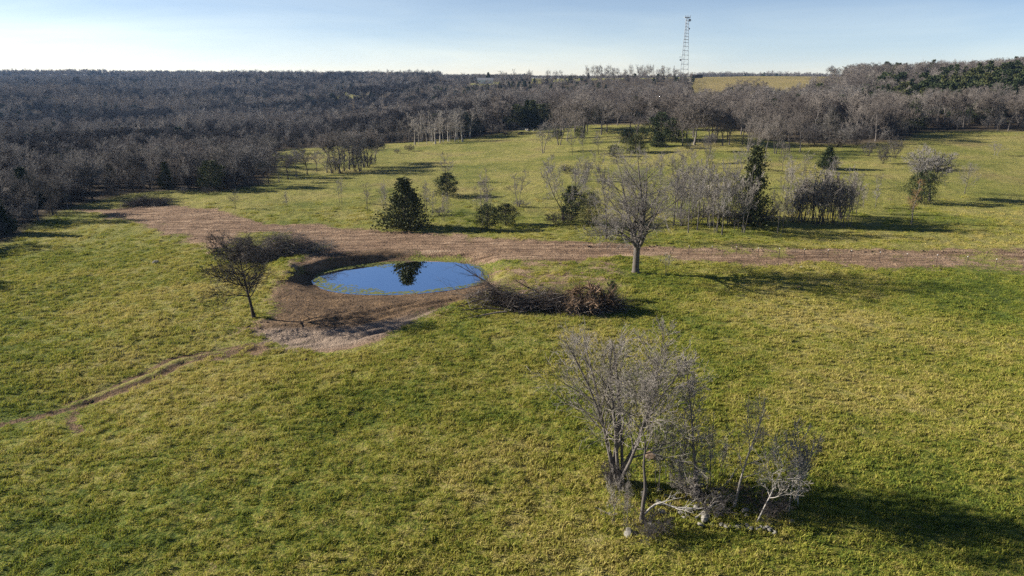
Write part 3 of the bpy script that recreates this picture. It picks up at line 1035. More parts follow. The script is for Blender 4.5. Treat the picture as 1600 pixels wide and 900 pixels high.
for i, (a, b, t, w, lb) in enumerate([(1027, 772, 632, 39, 'thin upright sapling just behind the tall straight thicket tree'), (1046, 748, 642, 42, 'dark thin sapling at the back of the stony thicket'),
                                      (1066, 770, 647, 36, 'grey sapling between the tall thicket tree and the wavy one'), (1105, 766, 654, 45, 'grey twiggy sapling right behind the wavy thicket tree'),
                                      (1127, 748, 682, 30, 'short thin sapling behind the curved pale thicket tree'), (958, 818, 732, 27, 'short dead sapling left of the thicket stones'),
                                      (978, 830, 740, 27, 'short dead sapling beside the frontmost thicket stone'), (1062, 756, 692, 51, 'low spray of twigs at the back of the thicket')]):
    put('sapling', SAP[1], a, b, t, w, lb, 'sapling', 'saplings of the stony thicket')
put('shrub', SHRUB[2], 1075, 778, 720, 60, 'pale bundle of dead stems at the foot of the wavy thicket tree', 'shrub')
put('shrub', SHRUB[1], 1015, 838, 800, 70, 'low dark bramble beside the frontmost thicket stones', 'shrub')
put('shrub', SHRUB[1], 962, 764, 722, 60, 'dense reddish brush around the many-stemmed thicket tree', 'shrub')
put('shrub', SHRUB[1], 1110, 800, 765, 80, 'low dark brush spreading between the thicket stones', 'shrub')
put('shrub', SHRUB[1], 1200, 806, 772, 70, 'low dark brush under the leaning white-barked tree', 'shrub')

# ------------------------------------------------------------------ cedars of the pasture
for k, px, py, pt, w, lb in [
    (0, 633, 357, 279, 66, 'large dense conical cedar standing at the track behind the pond'),
    (1, 699, 306, 270, 32, 'mid-sized cedar with pale sapling in front, alone in the pasture'),
    (2, 762, 359, 320, 36, 'low rounded cedar by the track, darker of a touching pair'),
    (2, 790, 353, 319, 34, 'round bushy cedar by the track, fuller of a touching pair'),
    (1, 893, 347, 293, 32, 'upright oval cedar right beside the forked leaning tree'),
    (2, 920, 352, 300, 34, 'loose broad cedar between the oval cedar and a tall thin tree'),
    (3, 1173, 349, 226, 62, 'tallest ragged cedar rising out of the sapling thicket'),
    (4, 1293, 264, 230, 28, 'cedar with a bare tree growing up behind it in the open pasture'),
    (2, 1439, 316, 266, 40, 'bushy cedar below a bare crown on the open slope'),
    (2, 960, 245, 226, 20, 'small round cedar standing alone below the cedar cluster'),
    (1, 993, 239, 211, 30, 'dark cedar in front of the cedar cluster on the rise'),
    (1, 980, 224, 201, 22, 'cedar touching the back of the dark cedar on the rise'),
    (0, 1028, 229, 206, 24, 'short cedar at the front of the big cedar cluster'),
    (1, 1032, 220, 176, 38, 'broadest tallest cedar in the cluster on the rise'),
    (1, 1052, 222, 184, 30, 'dark cedar flanking the broadest cedar of the cluster'),
    (2, 1004, 217, 198, 20, 'small cedar beside the cedar cluster, farther up the rise'),
    (2, 906, 216, 199, 18, 'small cedar among bare trees at the pasture head'),
    (2, 870, 217, 203, 18, 'small low cedar near the pale rubble pile'),
    (2, 1073, 232, 215, 14, 'tiny rounded cedar beside wide bare trees on the rise'),
    (4, 763, 128, 113, 9, 'single pointed evergreen on the skyline beside a long pale roof'),
    (4, 1184, 138, 130, 7, 'lone small cedar below the hilltop stubble field')]:
    put('cedar_tree', CED[k], px, py, pt, w, lb, 'cedar', 'cedars dotted over the pasture')

# ------------------------------------------------------------------ bare trees of the pasture
MG = 'bare trees dotted over the pasture'
leanf = bare(31, h=9.5, trunk_r=0.24, bm='darkbark', tm='twig', fork=(0.2, 4, 30, 4.0, 0.5), limb=(9, 0.25, 0.98, 42, 12, 0.42), sub=(6, 5, 4), tw=0.011, lean=(-0.15, 0))
put('bare_tree', leanf, 880, 347, 250, 90, 'forked leafless tree leaning left against an oval cedar', 'tree', MG, 0.0)
put('bare_tree', BARE[2], 947, 372, 238, 46, 'tall thin leafless tree with short side branches behind the large spreading tree', 'tree', MG)
put('bare_tree', BARE[3], 1452, 313, 234, 66, 'wide bare crown spreading above a bushy cedar on the slope', 'tree', MG)
put('bare_tree', BARE[0], 1507, 303, 255, 26, 'small solitary leafless tree on the sunny slope', 'tree', MG)
put('bare_tree', TAN, 1424, 350, 280, 22, 'slim tree with tan dead leaves on the slope', 'tree', MG)
put('bare_tree', BARE[1], 1291, 262, 168, 36, 'bare tree rising behind a cedar in the open pasture', 'tree', MG)
put('bare_tree', BARE[3], 1110, 237, 209, 20, 'small dark round-topped tree on the rise beyond the saplings', 'tree', MG)
put('bare_tree', BARE[4], 850, 239, 192, 34, 'bushy leafless tree at the pasture head near the cattle', 'tree', MG)
put('bare_tree', SAP[2], 1557, 243, 222, 22, 'faint pale sapling alone high on the slope', 'tree', MG)
for i in range(26):
    px, py = random.uniform(868, 1175), random.uniform(194, 228)
    hh = random.uniform(42, 62)
    put('bare_tree', BARE_B[i % 6], px, py, py - hh, hh * random.uniform(0.7, 1.0), 'leafless tree scattered in the parkland of cedars on the rise', 'tree', 'parkland trees on the rise')
for px, py, pt, w in [(894, 242, 203, 16), (911, 241, 203, 18), (935, 241, 206, 20)]:
    put('bare_tree', BARE[2], px, py, pt, w, 'thin leafless tree in the short row at the pasture head', 'tree', 'short row of thin trees at the pasture head')
for px, py, pt, w, b in [(1085, 226, 148, 66, 3), (1060, 212, 152, 50, 1), (912, 208, 150, 60, 3), (985, 204, 160, 46, 1), (940, 205, 162, 44, 5), (880, 203, 165, 40, 3), (1120, 218, 160, 44, 1), (1040, 205, 150, 46, 3), (965, 196, 160, 40, 5)]:
    put('bare_tree', BARE_B[b], px, py, pt, w, 'wide round-crowned leafless tree on the rise behind the cedars', 'tree', 'wide bare trees behind the cedars on the rise')
for i, (px, py, pt, w) in enumerate([(1181, 246, 185, 30), (1196, 244, 180, 30), (1210, 240, 178, 34), (1222, 268, 224, 20), (1233, 236, 175, 30), (1170, 236, 182, 30), (1250, 238, 180, 34), (1160, 226, 170, 36)]):
    put('bare_tree', BARE_B[(i * 2) % 6], px, py, pt, w, 'leafless tree in the loose grove up the slope from the tallest ragged cedar', 'tree', 'loose grove up the slope from the tallest cedar')
for i, (px, py, pt, w) in enumerate([(436, 284, 240, 34), (450, 280, 232, 38), (463, 277, 236, 34), (479, 273, 230, 32), (495, 268, 236, 26), (420, 288, 244, 34), (405, 291, 246, 34), (390, 294, 240, 36)]):
    put('bare_tree', (BARE, BARE_D)[i % 2][(i + 1) % 6], px, py, pt, w, 'dark leafless tree in the row along the near wood edge', 'tree', 'row of dark trees along the near wood edge')
for i, (px, py, pt, w) in enumerate([(518, 271, 210, 44), (531, 271, 204, 46), (546, 265, 206, 44), (562, 267, 208, 46), (574, 260, 204, 42), (586, 254, 210, 36), (524, 266, 208, 44), (538, 267, 206, 44), (553, 262, 206, 44), (568, 261, 206, 44), (580, 256, 208, 40), (511, 270, 218, 36)]):
    put('bare_tree', (BARE_B, BARE)[i % 2][(i * 5 + 1) % 6], px, py, pt, w, 'leafless tree in the isolated clump jutting into the far meadow', 'tree', 'isolated clump jutting into the far meadow')
for i, (px, py, pt, w) in enumerate([(517, 271, 245, 26), (535, 271, 243, 30), (557, 268, 240, 30), (575, 262, 240, 26)]):
    put('shrub', SHRUB[0], px, py, pt, w * 1.3, 'dense dark undergrowth bush in the isolated far meadow clump', 'shrub', 'undergrowth of the isolated far meadow clump')
# saplings behind the track
for i, (px, py, pt, w, lb) in enumerate([
    (368, 326, 296, 16, 'two-stemmed sapling nearest the far brush heap'), (449, 331, 299, 12, 'small dark sapling in the grass above the near brush heap'), (531, 316, 278, 18, 'sapling in open grass left of the conical cedar'),
    (574, 329, 283, 18, 'sapling in grass midway to the conical cedar'), (602, 334, 282, 22, 'pale sapling touching the left of the conical cedar'), (664, 330, 282, 22, 'pale sapling just right of the conical cedar'),
    (676, 334, 296, 18, 'short sapling among weeds right of the conical cedar'), (693, 344, 300, 14, 'thin dark sapling right below the lone mid-sized cedar'), (701, 339, 302, 12, 'thinnest sapling below the lone mid-sized cedar'),
    (697, 284, 238, 24, 'tall sapling showing above the lone mid-sized cedar'), (760, 352, 268, 44, 'wide pale sapling rising over the touching cedar pair'), (810, 324, 268, 30, 'solitary pale sapling in grass beyond the cedar pair'),
    (1215, 363, 268, 26, 'tall pale sapling standing clear of the ragged cedar'), (1224, 363, 284, 24, 'slightly shorter sapling paired with a tall pale one'), (1328, 332, 272, 18, 'thin sapling at the far end of the brushy thicket'),
    (1338, 332, 270, 18, 'sapling leaning outward at the end of the brushy thicket'), (1348, 322, 290, 14, 'smallest sapling beyond the brushy thicket'), (1041, 425, 392, 18, 'tiny sapling standing in the shadow of the large spreading tree'),
    (1368, 322, 285, 14, 'faint sapling in the shade beyond the brushy thicket'), (936, 376, 330, 24, 'pale sapling in front of the tall thin tree')]):
    put('sapling', SAP[i % 3], px, py, pt, w, lb, 'sapling', 'saplings behind the track')
for i in range(22):
    px, py = random.uniform(1000, 1420), random.uniform(238, 300)
    hh = random.uniform(22, 44)
    put('sapling', SAP[i % 3], px, py, py - hh, hh * 0.55, 'wispy grey sapling strewn over the open slope beyond the ragged cedar', 'sapling', 'saplings strewn over the open slope')
for i in range(26):
    px = 1052 + (i * 4.3) % 112 + random.uniform(-3, 3)
    put('sapling', SAP[i % 3], px, random.uniform(334, 368), random.uniform(240, 278), random.uniform(24, 40), 'slim grey sapling in the dense stand between the large tree and the ragged cedar', 'sapling', 'dense sapling stand beside the ragged cedar')
for i in range(16):
    px = 1240 + i * 5.6 + random.uniform(-3, 3)
    put('sapling', SAP[(i + 1) % 3], px, random.uniform(334, 356), random.uniform(258, 284), random.uniform(24, 36), 'grey sapling in the brushy thicket beyond the ragged cedar', 'sapling', 'saplings of the brushy thicket')
for i, (px, py, pt, w) in enumerate([(1255, 346, 282, 46), (1277, 350, 268, 50), (1298, 347, 272, 50), (1317, 342, 285, 42), (1240, 348, 300, 38), (1200, 350, 318, 40), (1145, 352, 320, 46), (1120, 350, 318, 46), (1090, 352, 322, 46), (1066, 352, 325, 40)]):
    put('shrub', SHRUB[(0, 2)[i % 2]], px, py, pt, w, 'dense grey brush bush packed between the saplings behind the track', 'shrub', 'brush packed between the saplings')
for i, (px, py, pt, w, lb) in enumerate([
    (916, 283, 251, 20, 'upright dark bush in the grass behind the large spreading tree'), (886, 271, 258, 24, 'flat dark bush in the grass beyond the forked leaning tree'), (1355, 244, 222, 24, 'reddish-brown bush on the slope beside the loose grove'),
    (1380, 256, 226, 20, 'grey bush with a stem on the slope below the woods'), (1398, 247, 214, 26, 'grey bush touching the slope-top trees'), (325, 304, 293, 26, 'low dark bush at the near wood edge'),
    (287, 303, 293, 20, 'small brown bush at the near wood edge'), (178, 307, 288, 24, 'dark bush beside the far brush heap'), (690, 336, 325, 34, 'low brown weeds below the lone mid-sized cedar'),
    (870, 352, 335, 50, 'reddish low brush under the forked leaning tree'), (815, 324, 314, 30, 'low brown brush at the foot of the solitary pale sapling'), (640, 236, 226, 18, 'small bush beside the white-trunked grove'),
    (620, 240, 232, 14, 'tiny bush in the meadow left of the white-trunked grove'), (984, 222, 205, 20, 'bush tucked behind cedars on the rise'), (955, 372, 350, 40, 'low brush around the tall thin tree'),
    (1270, 228, 195, 50, 'wide dark bush along the foot of the slope woods'), (1305, 230, 195, 60, 'widest dark bush along the foot of the slope woods'), (1335, 226, 196, 44, 'dark bush at the end of the slope woods')]):
    put('shrub', SHRUB[i % 2], px, py, pt, w, lb, 'shrub', 'bushes dotted over the pasture')
# white-trunked grove
for i in range(34):
    px = 641 + i * 2.85 + random.uniform(-2.5, 2.5)
    put('pale_tree', POLE[i % 2], px, 226 - i * 0.2 + random.uniform(-7, 2), 180 + random.uniform(-9, 14), random.uniform(12, 24), 'slender white-trunked tree leaning in the pale grove', 'tree', 'white-trunked grove', None, 0.01 + i * 0.006 + random.uniform(-0.06, 0.06))

# ------------------------------------------------------------------ woods
def wood_points():
    pts = []
    bands = [(80, 260, 5.2), (260, 420, 6.0), (420, 700, 7.6), (700, 1100, 10.0), (1100, 1780, 12.0)]
    for y0, y1, s in bands:
        xs = np.arange(-1.35 * y1, 0.95 * y1, s)
        ys = np.arange(y0, y1, s)
        X, Y = np.meshgrid(xs, ys)
        X = X + rng.uniform(-0.48, 0.48, X.shape) * s
        Y = Y + rng.uniform(-0.48, 0.48, Y.shape) * s
        X, Y = X.ravel(), Y.ravel()
        u = uv(X, Y)
        k = (u > (-420 if y0 < 200 else -60)) & (u < 1680)
        X, Y = X[k], Y[k]
        k = inside(X, Y, WOODPOLY) & ~clearing(X, Y)
        pts.append(np.column_stack([X[k], Y[k]]))
    return np.concatenate(pts)


wpnt = wood_points()
wu = uv(wpnt[:, 0], wpnt[:, 1])
dens = fbm(wpnt[:, 0], wpnt[:, 1], 60, 81, 2)
keep = rng.random(len(wpnt)) < np.where((wu > 860) & (wpnt[:, 1] < 330), 0.62, 0.93)
keep &= ~((wu > 600) & (wu < 745) & (wpnt[:, 1] < 262))
wpnt, wu, dens = wpnt[keep], wu[keep], dens[keep]
cn = fbm(wpnt[:, 0], wpnt[:, 1], 55, 111, 3)
right_hill = smooth(1330, 1400, wu) * smooth(260, 320, wpnt[:, 1])
mid_strip = np.exp(-((wu - 880) / 110) ** 2) * np.exp(-((wpnt[:, 1] - 285) / 35) ** 2)
pc = np.where(cn > 0.10, np.where(wu < 500, 0.22, 0.40), 0.035) + 0.60 * right_hill * (1 - smooth(390, 440, wpnt[:, 1])) * (cn > -0.13) + 0.5 * mid_strip
is_ced = rng.random(len(wpnt)) < pc
wz = zbase(wpnt[:, 0], wpnt[:, 1])
wh = rng.uniform(7.0, 11.5, len(wpnt)) * np.where((wu < 700) & (wpnt[:, 1] < 330), 0.82, 1.0) * np.where(is_ced, 0.82 + 0.25 * right_hill, 1.0 - 0.12 * right_hill) * (1 + 0.10 * (wpnt[:, 1] > 600))
wh = np.where((wu > 690) & (wu < 1090) & (wpnt[:, 1] > 480), wh * 0.62, wh)
wh = wh * (1 + 0.9 * fbm(wpnt[:, 0], wpnt[:, 1], 90, 131, 2))
inview = (wu > -30) & (wu < 1630)
order = np.argsort(wpnt[:, 1])


def zone(u, y, c):
    if c:
        if u < 430:
            return 'dark evergreen at the edge of the broad valley woods', 'evergreens of the broad valley woods'
        if u < 1000:
            return 'dark evergreen in the wood behind the pale rubble pile', 'evergreens behind the rubble pile'
        return 'dark evergreen among the bare slope woods beyond the pasture rise', 'evergreens of the slope woods'
    if u < 200:
        return 'leafless tree at the shaded end of the valley woods where the track begins', 'valley wood trees where the track begins'
    if u < 440:
        return 'leafless tree at the front of the valley woods beyond the track', 'front trees of the valley woods'
    if u < 760:
        return 'leafless tree in the wood around the white-trunked grove', 'trees around the white-trunked grove'
    if u < 1090:
        return 'leafless tree in the wood behind the rubble pile and cedars', 'trees behind the rubble pile'
    if u < 1420:
        return 'leafless tree in the grey slope wood below the hilltop field', 'slope wood below the hilltop field'
    return 'leafless tree in the wood behind the crest of the sunny slope', 'wood behind the slope crest'


done = np.zeros(len(wpnt), bool)
for want, lim in ((False, 150), (True, 70)):
    # the nearest trees of each stretch of the wood's edge, in view, are things of their own
    sel = [k for k in order if inview[k] and is_ced[k] == want][:lim * 4]
    cnt, per = {}, lim // 5
    got = 0
    for k in sel:
        b = int(wu[k] // 325)
        if cnt.get(b, 0) >= per or got >= lim:
            continue
        cnt[b] = cnt.get(b, 0) + 1
        got += 1
        done[k] = True
        lb, gp = zone(wu[k], wpnt[k, 1], want)
        if want:
            place('cedar_tree', CED[(0, 1, 4)[k % 3]], wpnt[k], wh[k], lb, 'cedar', gp)
        else:
            place('bare_tree', (BARE_B if wu[k] > 760 else BARE)[k % 6], wpnt[k], wh[k], lb, 'tree', gp)
rest = ~done


def joined(pr):
    """Trunk and crown of a kind as one mesh for the far woods."""
    bm = bmesh.new()
    bm.from_mesh(pr.trunk)
    nf = len(bm.faces)
    bm.from_mesh(pr.crown)
    bm.faces.ensure_lookup_table()
    for f in bm.faces[nf:]:
        f.material_index = 1
    me = bpy.data.meshes.new('far_tree')
    bm.to_mesh(me)
    bm.free()
    me.materials.append(pr.trunk.materials[0])
    me.materials.append(pr.crown.materials[0])
    return me


FAR = [bare(701 + i, h=10, trunk_r=0.15, limb=(9, 0.25, 0.98, 44, 12, 0.46), sub=(6, 5, 3), tw=0.022 + 0.003 * i, fork=(0.4, 4, 26, 1.3) if i % 2 else None, bm='bark', tm=('twig', 'twig', 'browntwig', 'darktwig', 'greytwig')[i]) for i in range(5)]
FAR += [recolour(FAR[0], 'browntwig'), recolour(FAR[1], 'browntwig')]
FARC = [cedar(801, 9, 4.6, 'cone', 3000, clumpn=110, size=(0.2, 0.42)), cedar(802, 8, 5.4, 'oval', 3000, clumpn=110, size=(0.2, 0.42))]
fp = np.column_stack([wpnt[rest], wz[rest] - 0.05])
nr = rest.sum()
stand = fbm(wpnt[rest, 0], wpnt[rest, 1], 70, 151, 2) + rng.normal(0, 0.10, nr)
left_kind = np.where(stand < -0.13, 3, np.where(stand < 0.1, rng.integers(0, 2, nr), np.where(stand < 0.2, 2, rng.choice([2, 4], nr))))
right_kind = np.where(stand < -0.15, rng.integers(0, 2, nr), rng.choice([2, 5, 6, 4], nr, p=[0.32, 0.32, 0.30, 0.06]))
fi = np.where(is_ced[rest], rng.integers(7, 9, nr), np.where(rng.random(nr) < smooth(620, 900, wu[rest]), right_kind, left_kind))  # browner kinds towards the right, front-lit look put into the twig colour
fs = wh[rest] / np.where(is_ced[rest], 9.0, 10.0)
# saplings and brush under the edge trees, and low growth along the far crest
ws = -sdist(wpnt[:, 0], wpnt[:, 1], WOODPOLY)
ue = (ws < 26) & (wpnt[:, 1] < 420) & (wpnt[:, 1] > 60)
us_ = np.repeat(wpnt[ue], 3, 0) + rng.normal(0, 2.6, (ue.sum() * 3, 2))
cs_ = np.repeat(wpnt[wpnt[:, 1] > 1380], 2, 0) + rng.normal(0, 5, ((wpnt[:, 1] > 1380).sum() * 2, 2))
us_ = us_[inside(us_[:, 0], us_[:, 1], WOODPOLY)]
un = np.concatenate([us_, cs_])
fp = np.vstack([fp, np.column_stack([un, zbase(un[:, 0], un[:, 1]) - 0.05])])
fi = np.concatenate([fi, rng.choice([9, 10, 11], len(us_), p=[0.45, 0.25, 0.30]), rng.integers(0, 4, len(cs_))])
fs = np.concatenate([fs, rng.uniform(0.45, 1.05, len(us_)), rng.uniform(0.4, 0.65, len(cs_))])
tv = scatter('woodland', 'grey-brown leafless woods with dark evergreens rolling to the horizon', 'woods', fp, fs, rng.uniform(0, 6.28, len(fp)), fi, [joined(p) for p in FAR + FARC + [SHRUB[0], SHRUB[1], SAP[2]]])

# lone trees on the skyline
for px, ptop, w in [(728, 114, 14), (785, 111, 11), (806, 108, 10), (826, 110, 12), (856, 110, 9), (868, 111, 9), (876, 110, 9)]:
    xy = np.array([(px - 800) / 1160 * 690, 690.0])
    place('bare_tree', BARE[int(px) % 6], xy, max(4, top_h(xy, px, ptop)), 'leafless tree spaced out along the skyline beyond the long pale roof', 'tree', 'spaced skyline trees', wpx(xy, w))
xy = np.array([(1301 - 800) / 1160 * 640, 640.0])
place('bare_tree', BARE[3], xy, top_h(xy, 1301, 104), 'leafless tree standing apart at the end of the hilltop field', 'tree', None, wpx(xy, 19))
for i in range(34):
    px = 918 + i * 4.7 + random.uniform(-3, 3)
    if abs(px - 1068) < 6:
        continue
    xy = np.array([(px - 800) / 1160 * 715, 715.0 + random.uniform(-12, 12)])
    place('bare_tree', BARE_B[(0, 2, 4)[i % 3]], xy, top_h(xy, px, random.uniform(101, 110)), 'leafless tree in the skyline row leading up to the lattice mast', 'tree', 'skyline row beside the mast', wpx(xy, random.uniform(7, 12)))
for i in range(26):
    px = 1340 + i * 10.5 + random.uniform(-4, 4)
    yy = random.uniform(470, 520)
    xy = np.array([(px - 800) / 1160 * yy, yy])
    tp = np.interp(px, [1330, 1400, 1470, 1495, 1520, 1600], [106, 98, 95, 103, 96, 88]) + random.uniform(-2, 3)
    place('bare_tree', BARE_B[i % 6], xy, min(13, max(6, top_h(xy, px, tp))), 'leafless tree on the crest of the wooded hill beyond the slope', 'tree', 'crest of the wooded hill')


# ------------------------------------------------------------------ brush heaps
def sticks(g, n, cx, cy, rx, ry, hz, ln, rad, tilt=0.25, bias=0.0, k=4, jit=0.10):
    """Branches lying across one another in lumps along a heap."""
    nl = 9
    lx, ly = np.linspace(-0.85, 0.85, nl) * rx, LUMP.uniform(-0.35, 0.35, nl) * ry
    lh, lr = LUMP.uniform(0.3, 1.15, nl) * hz, LUMP.uniform(0.45, 1.0, nl) * ry
    w = g.integers(0, nl, n)
    rr = np.sqrt(g.random(n))
    th = g.random(n) * 6.283
    x, y = lx[w] + np.cos(th) * rr * lr[w] * 1.1, ly[w] + np.sin(th) * rr * lr[w]
    z = lh[w] * np.sqrt(np.clip(1 - rr ** 2, 0.02, 1)) * g.random(n) ** 0.6
    a = g.normal(bias, 0.9, n)
    d = np.stack([np.cos(a), np.sin(a), g.normal(0.15, tilt, n)], 1)
    d *= np.where(g.random(n) < 0.5, -1, 1)[:, None]
    d[:, 2] = np.abs(d[:, 2])
    d /= np.linalg.norm(d, axis=1, keepdims=True)
    L = g.uniform(*ln, n)
    s = np.stack([x, y, z], 1) - d * L[:, None] * 0.45
    s[:, 2] = np.maximum(s[:, 2], 0.02)
    return march(g, s, d, L, g.uniform(*rad, n), k, jit, -0.03, 0.25, 0.006)


def brush_heap(seed, px, py, wpix, depth, hz, label, n=900, logs=9, roots=False, mat='brush', rot=0.0):
    global LUMP
    g = np.random.default_rng(seed)
    c = P(px, py)
    rx = wpx(c, wpix) / 2
    e = bpy.data.objects.new('brush_pile', None)
    COL.objects.link(e)
    e.location = (c[0], c[1], zat(c[0], c[1]) - 0.05)
    e.rotation_euler = (0, 0, rot)
    tag(e, label, 'brush pile')
    LUMP = np.random.default_rng(seed + 5)
    parts = [tubes(*sticks(g, n, 0, 0, rx * 0.92, depth * 0.9, hz, (0.7, 2.4), (0.010, 0.03), 0.4), 3)]
    LUMP = np.random.default_rng(seed + 5)
    parts += [tubes(*sticks(g, n // 5, 0, 0, rx * 0.95, depth, hz, (1.6, 4.2), (0.02, 0.05)), 4)]
    LUMP = np.random.default_rng(seed + 5)
    S = sticks(g, n // 4, 0, 0, rx, depth, hz * 1.05, (1.5, 4.0), (0.012, 0.030), 0.7)
    parts.append(tubes(*S, 3))
    parts.append(tubes(*spawn(g, *S, 6, 0.2, 1, 34, 12, 0.4, ONE, 3, 0.1, 0.02, 0.6, 0.4, 0.006), 3))
    b = obj('tangled_branches', mesh_np('tangled_branches', *merge(parts), mat=M[mat]), e)
    b['kind'] = 'stuff'
    LUMP = np.random.default_rng(seed + 5)
    lt = [tubes(*sticks(g, n // 3, 0, 0, rx, depth, hz * 1.1, (0.8, 2.6), (0.014, 0.04), 0.5), 4)]
    b = obj('bleached_branches', mesh_np('bleached_branches', *merge(lt), mat=M['browntwig' if roots else 'twig']), e)
    b['kind'] = 'stuff'
    for i in range(logs):
        LUMP = np.random.default_rng(seed + 5)
        T = sticks(g, 1, 0, 0, rx * 0.75, depth * 0.8, hz * 0.75, (2.2, 5.0), (0.07, 0.15), 0.15, 0.0, 6, 0.05)
        obj('log', mesh_np('log', *tubes(*T, 8), mat=M['bark' if i % 3 else 'rust']), e)
    if roots:
        for (rxp, ryp, rz, s) in [(rx * 0.36, -1.9, 0.7, 1.1), (rx * 0.62, -1.7, 1.0, 1.4), (rx * 0.66, -0.2, 2.1, 1.5), (rx * 0.40, -0.6, 2.0, 1.2), (rx * 0.85, -0.9, 1.2, 1.3)]:
            st = np.tile([[rxp, ryp, rz]], (46, 1)) + g.normal(0, 0.18 * s, (46, 3))
            d = g.normal(0, 1, (46, 3)) + [0.2, -0.3, 0.2]
            d /= np.linalg.norm(d, axis=1, keepdims=True)
            Tq = march(g, st, d, g.uniform(0.5, 1.3, 46) * s, g.uniform(0.04, 0.10, 46) * s, 5, 0.28, -0.05, 0.2, 0.012)
            Tq[0][..., 2] = np.maximum(Tq[0][..., 2], 0.02)
            q = spawn(g, *Tq, 4, 0.3, 1, 45, 15, 0.5, ONE, 3, 0.2, 0, 0.5, 0.3, 0.01)
            obj('root_plate', mesh_np('root_plate', *merge([tubes(*Tq, 5), tubes(*q, 3)]), mat=M['rust']), e)
    return e


bp = brush_heap(61, 852, 480, 225, 2.7, 2.5, 'long heap of felled trees with upturned roots beside the pond', 1500, 10, True)
g = np.random.default_rng(77)
c0 = bp.location
for (a, b, a2, b2, hh) in [(800, 462, 712, 408, 4.6), (795, 460, 735, 424, 3.0), (790, 470, 706, 452, 1.6), (788, 478, 700, 478, 1.0), (792, 482, 712, 492, 0.7), (850, 455, 805, 436, 2.5)]:
    s = np.array([*P(a, b + 12), 0.5])
    t_ = np.array([*P(a2, b2 + (hh * 11)), hh * 0.75])
    L = np.linalg.norm(t_ - s)
    s[:2] -= np.array(c0[:2])
    t_[:2] -= np.array(c0[:2])
    T = march(g, s[None], ((t_ - s) / L)[None], np.array([L]), np.array([0.11]), 7, 0.05, -0.01, 0.2, 0.02)
    q = spawn(g, *T, 12, 0.25, 1, 28, 9, 0.28, ONE, 4, 0.1, 0.02, 0.5, 0.3, 0.008)
    q2 = spawn(g, *q, 5, 0.2, 1, 30, 9, 0.4, ONE, 3, 0.1, 0, 0.6, 0.4, 0.007)
    br = obj('branch', mesh_np('branch', *merge([tubes(*T, 5), tubes(*q, 3), tubes(*q2, 3)]), mat=M['brush']), bp)
put('cedar_tree', CED[1], 956, 468, 438, 16, 'small brownish cedar top sticking out of the end of the long felled heap', 'cedar')
brush_heap(62, 440, 402, 140, 3.2, 3.2, 'dark brush heap behind the leaning tree on the track bend', 1500, 7, False, 'brush', 0.25)
brush_heap(63, 232, 320, 60, 2.6, 1.7, 'far brush heap at the wood edge where the track begins', 700, 4, False, 'brush')


# ------------------------------------------------------------------ stones
def rock_mesh(seed, mat, sub=2):
    bm = bmesh.new()
    bmesh.ops.create_icosphere(bm, subdivisions=sub, radius=0.5)
    g = np.random.default_rng(seed)
    ds = g.normal(0, 1, (9, 3))
    ds /= np.linalg.norm(ds, axis=1, keepdims=True)
    for v in bm.verts:
        p = np.array(v.co)
        for d in ds:
            s = p @ d - 0.33
            if s > 0:
                p = p - d * s * 0.85
        v.co = p * np.array([1.2, 0.9, 0.7]) + g.normal(0, 0.012, 3)
    me = bpy.data.meshes.new('stone')
    bm.to_mesh(me)
    bm.free()
    me.materials.append(M[mat])
    return me


ROCK = [rock_mesh(900 + i, 'rock') for i in range(5)]
CLOD = [rock_mesh(920 + i, 'clod', 1) for i in range(4)]


def stone(px, py, s, label, group, me=None):
    c = P(px, py)
    o = obj('stone', me or ROCK[random.randrange(5)], None, (c[0], c[1], zat(c[0], c[1]) + s * 0.16))
    o.rotation_euler = (random.uniform(-.25, .25), random.uniform(-.25, .25), random.uniform(0, 6.28))
    o.scale = (s * random.uniform(.85, 1.2), s * random.uniform(.85, 1.2), s)
    tag(o, label, 'stone', group)
    return o


for px, py, s in [(1029, 786, .5), (1034, 801, .45), (1062, 800, .42), (1076, 799, .5), (1088, 797, .55), (1101, 813, .7), (1096, 806, .4), (1016, 820, .45), (1012, 828, .35), (1023, 824, .3), (1006, 776, .5), (1052, 778, .4),
                  (1010, 770, .45), (1120, 803, .4), (1164, 800, .45), (1166, 808, .35), (1094, 822, .35), (1068, 808, .3), (1112, 820, .3), (1040, 775, .35), (1141, 780, .3), (1236, 815, .35), (1030, 766, .4), (1048, 790, .3)]:
    stone(px, py, s, 'pale weathered stone in the rubble under the thicket trees', 'rubble under the thicket trees')
for i in range(34):
    stone(1128 + i * 2.5 + random.uniform(-4, 4), 822 + i * 0.28 + random.uniform(-3.5, 3.5), random.uniform(.14, .32), 'small grey stone in the low line beside the leaning white-barked tree', 'low line of small stones')
stone(982, 832, .6, 'largest flat grey stone at the front edge of the thicket', None)
stone(1017, 716, 1.0, 'brown rounded boulder in the grass behind the tall thicket tree', None, CLOD[1])
stone(1252, 416, .45, 'single white stone at the track edge in the tree shadow', None)
stone(243, 410, .9, 'flat pale stone lying alone in the left pasture', None)
for i in range(16):
    stone(812 + i * 1.5 + random.uniform(-3, 3), 203 + random.uniform(-3, 2.5), random.uniform(0.8, 1.8), 'whitish block in the rubble pile at the far pasture corner', 'rubble pile at the far pasture corner')

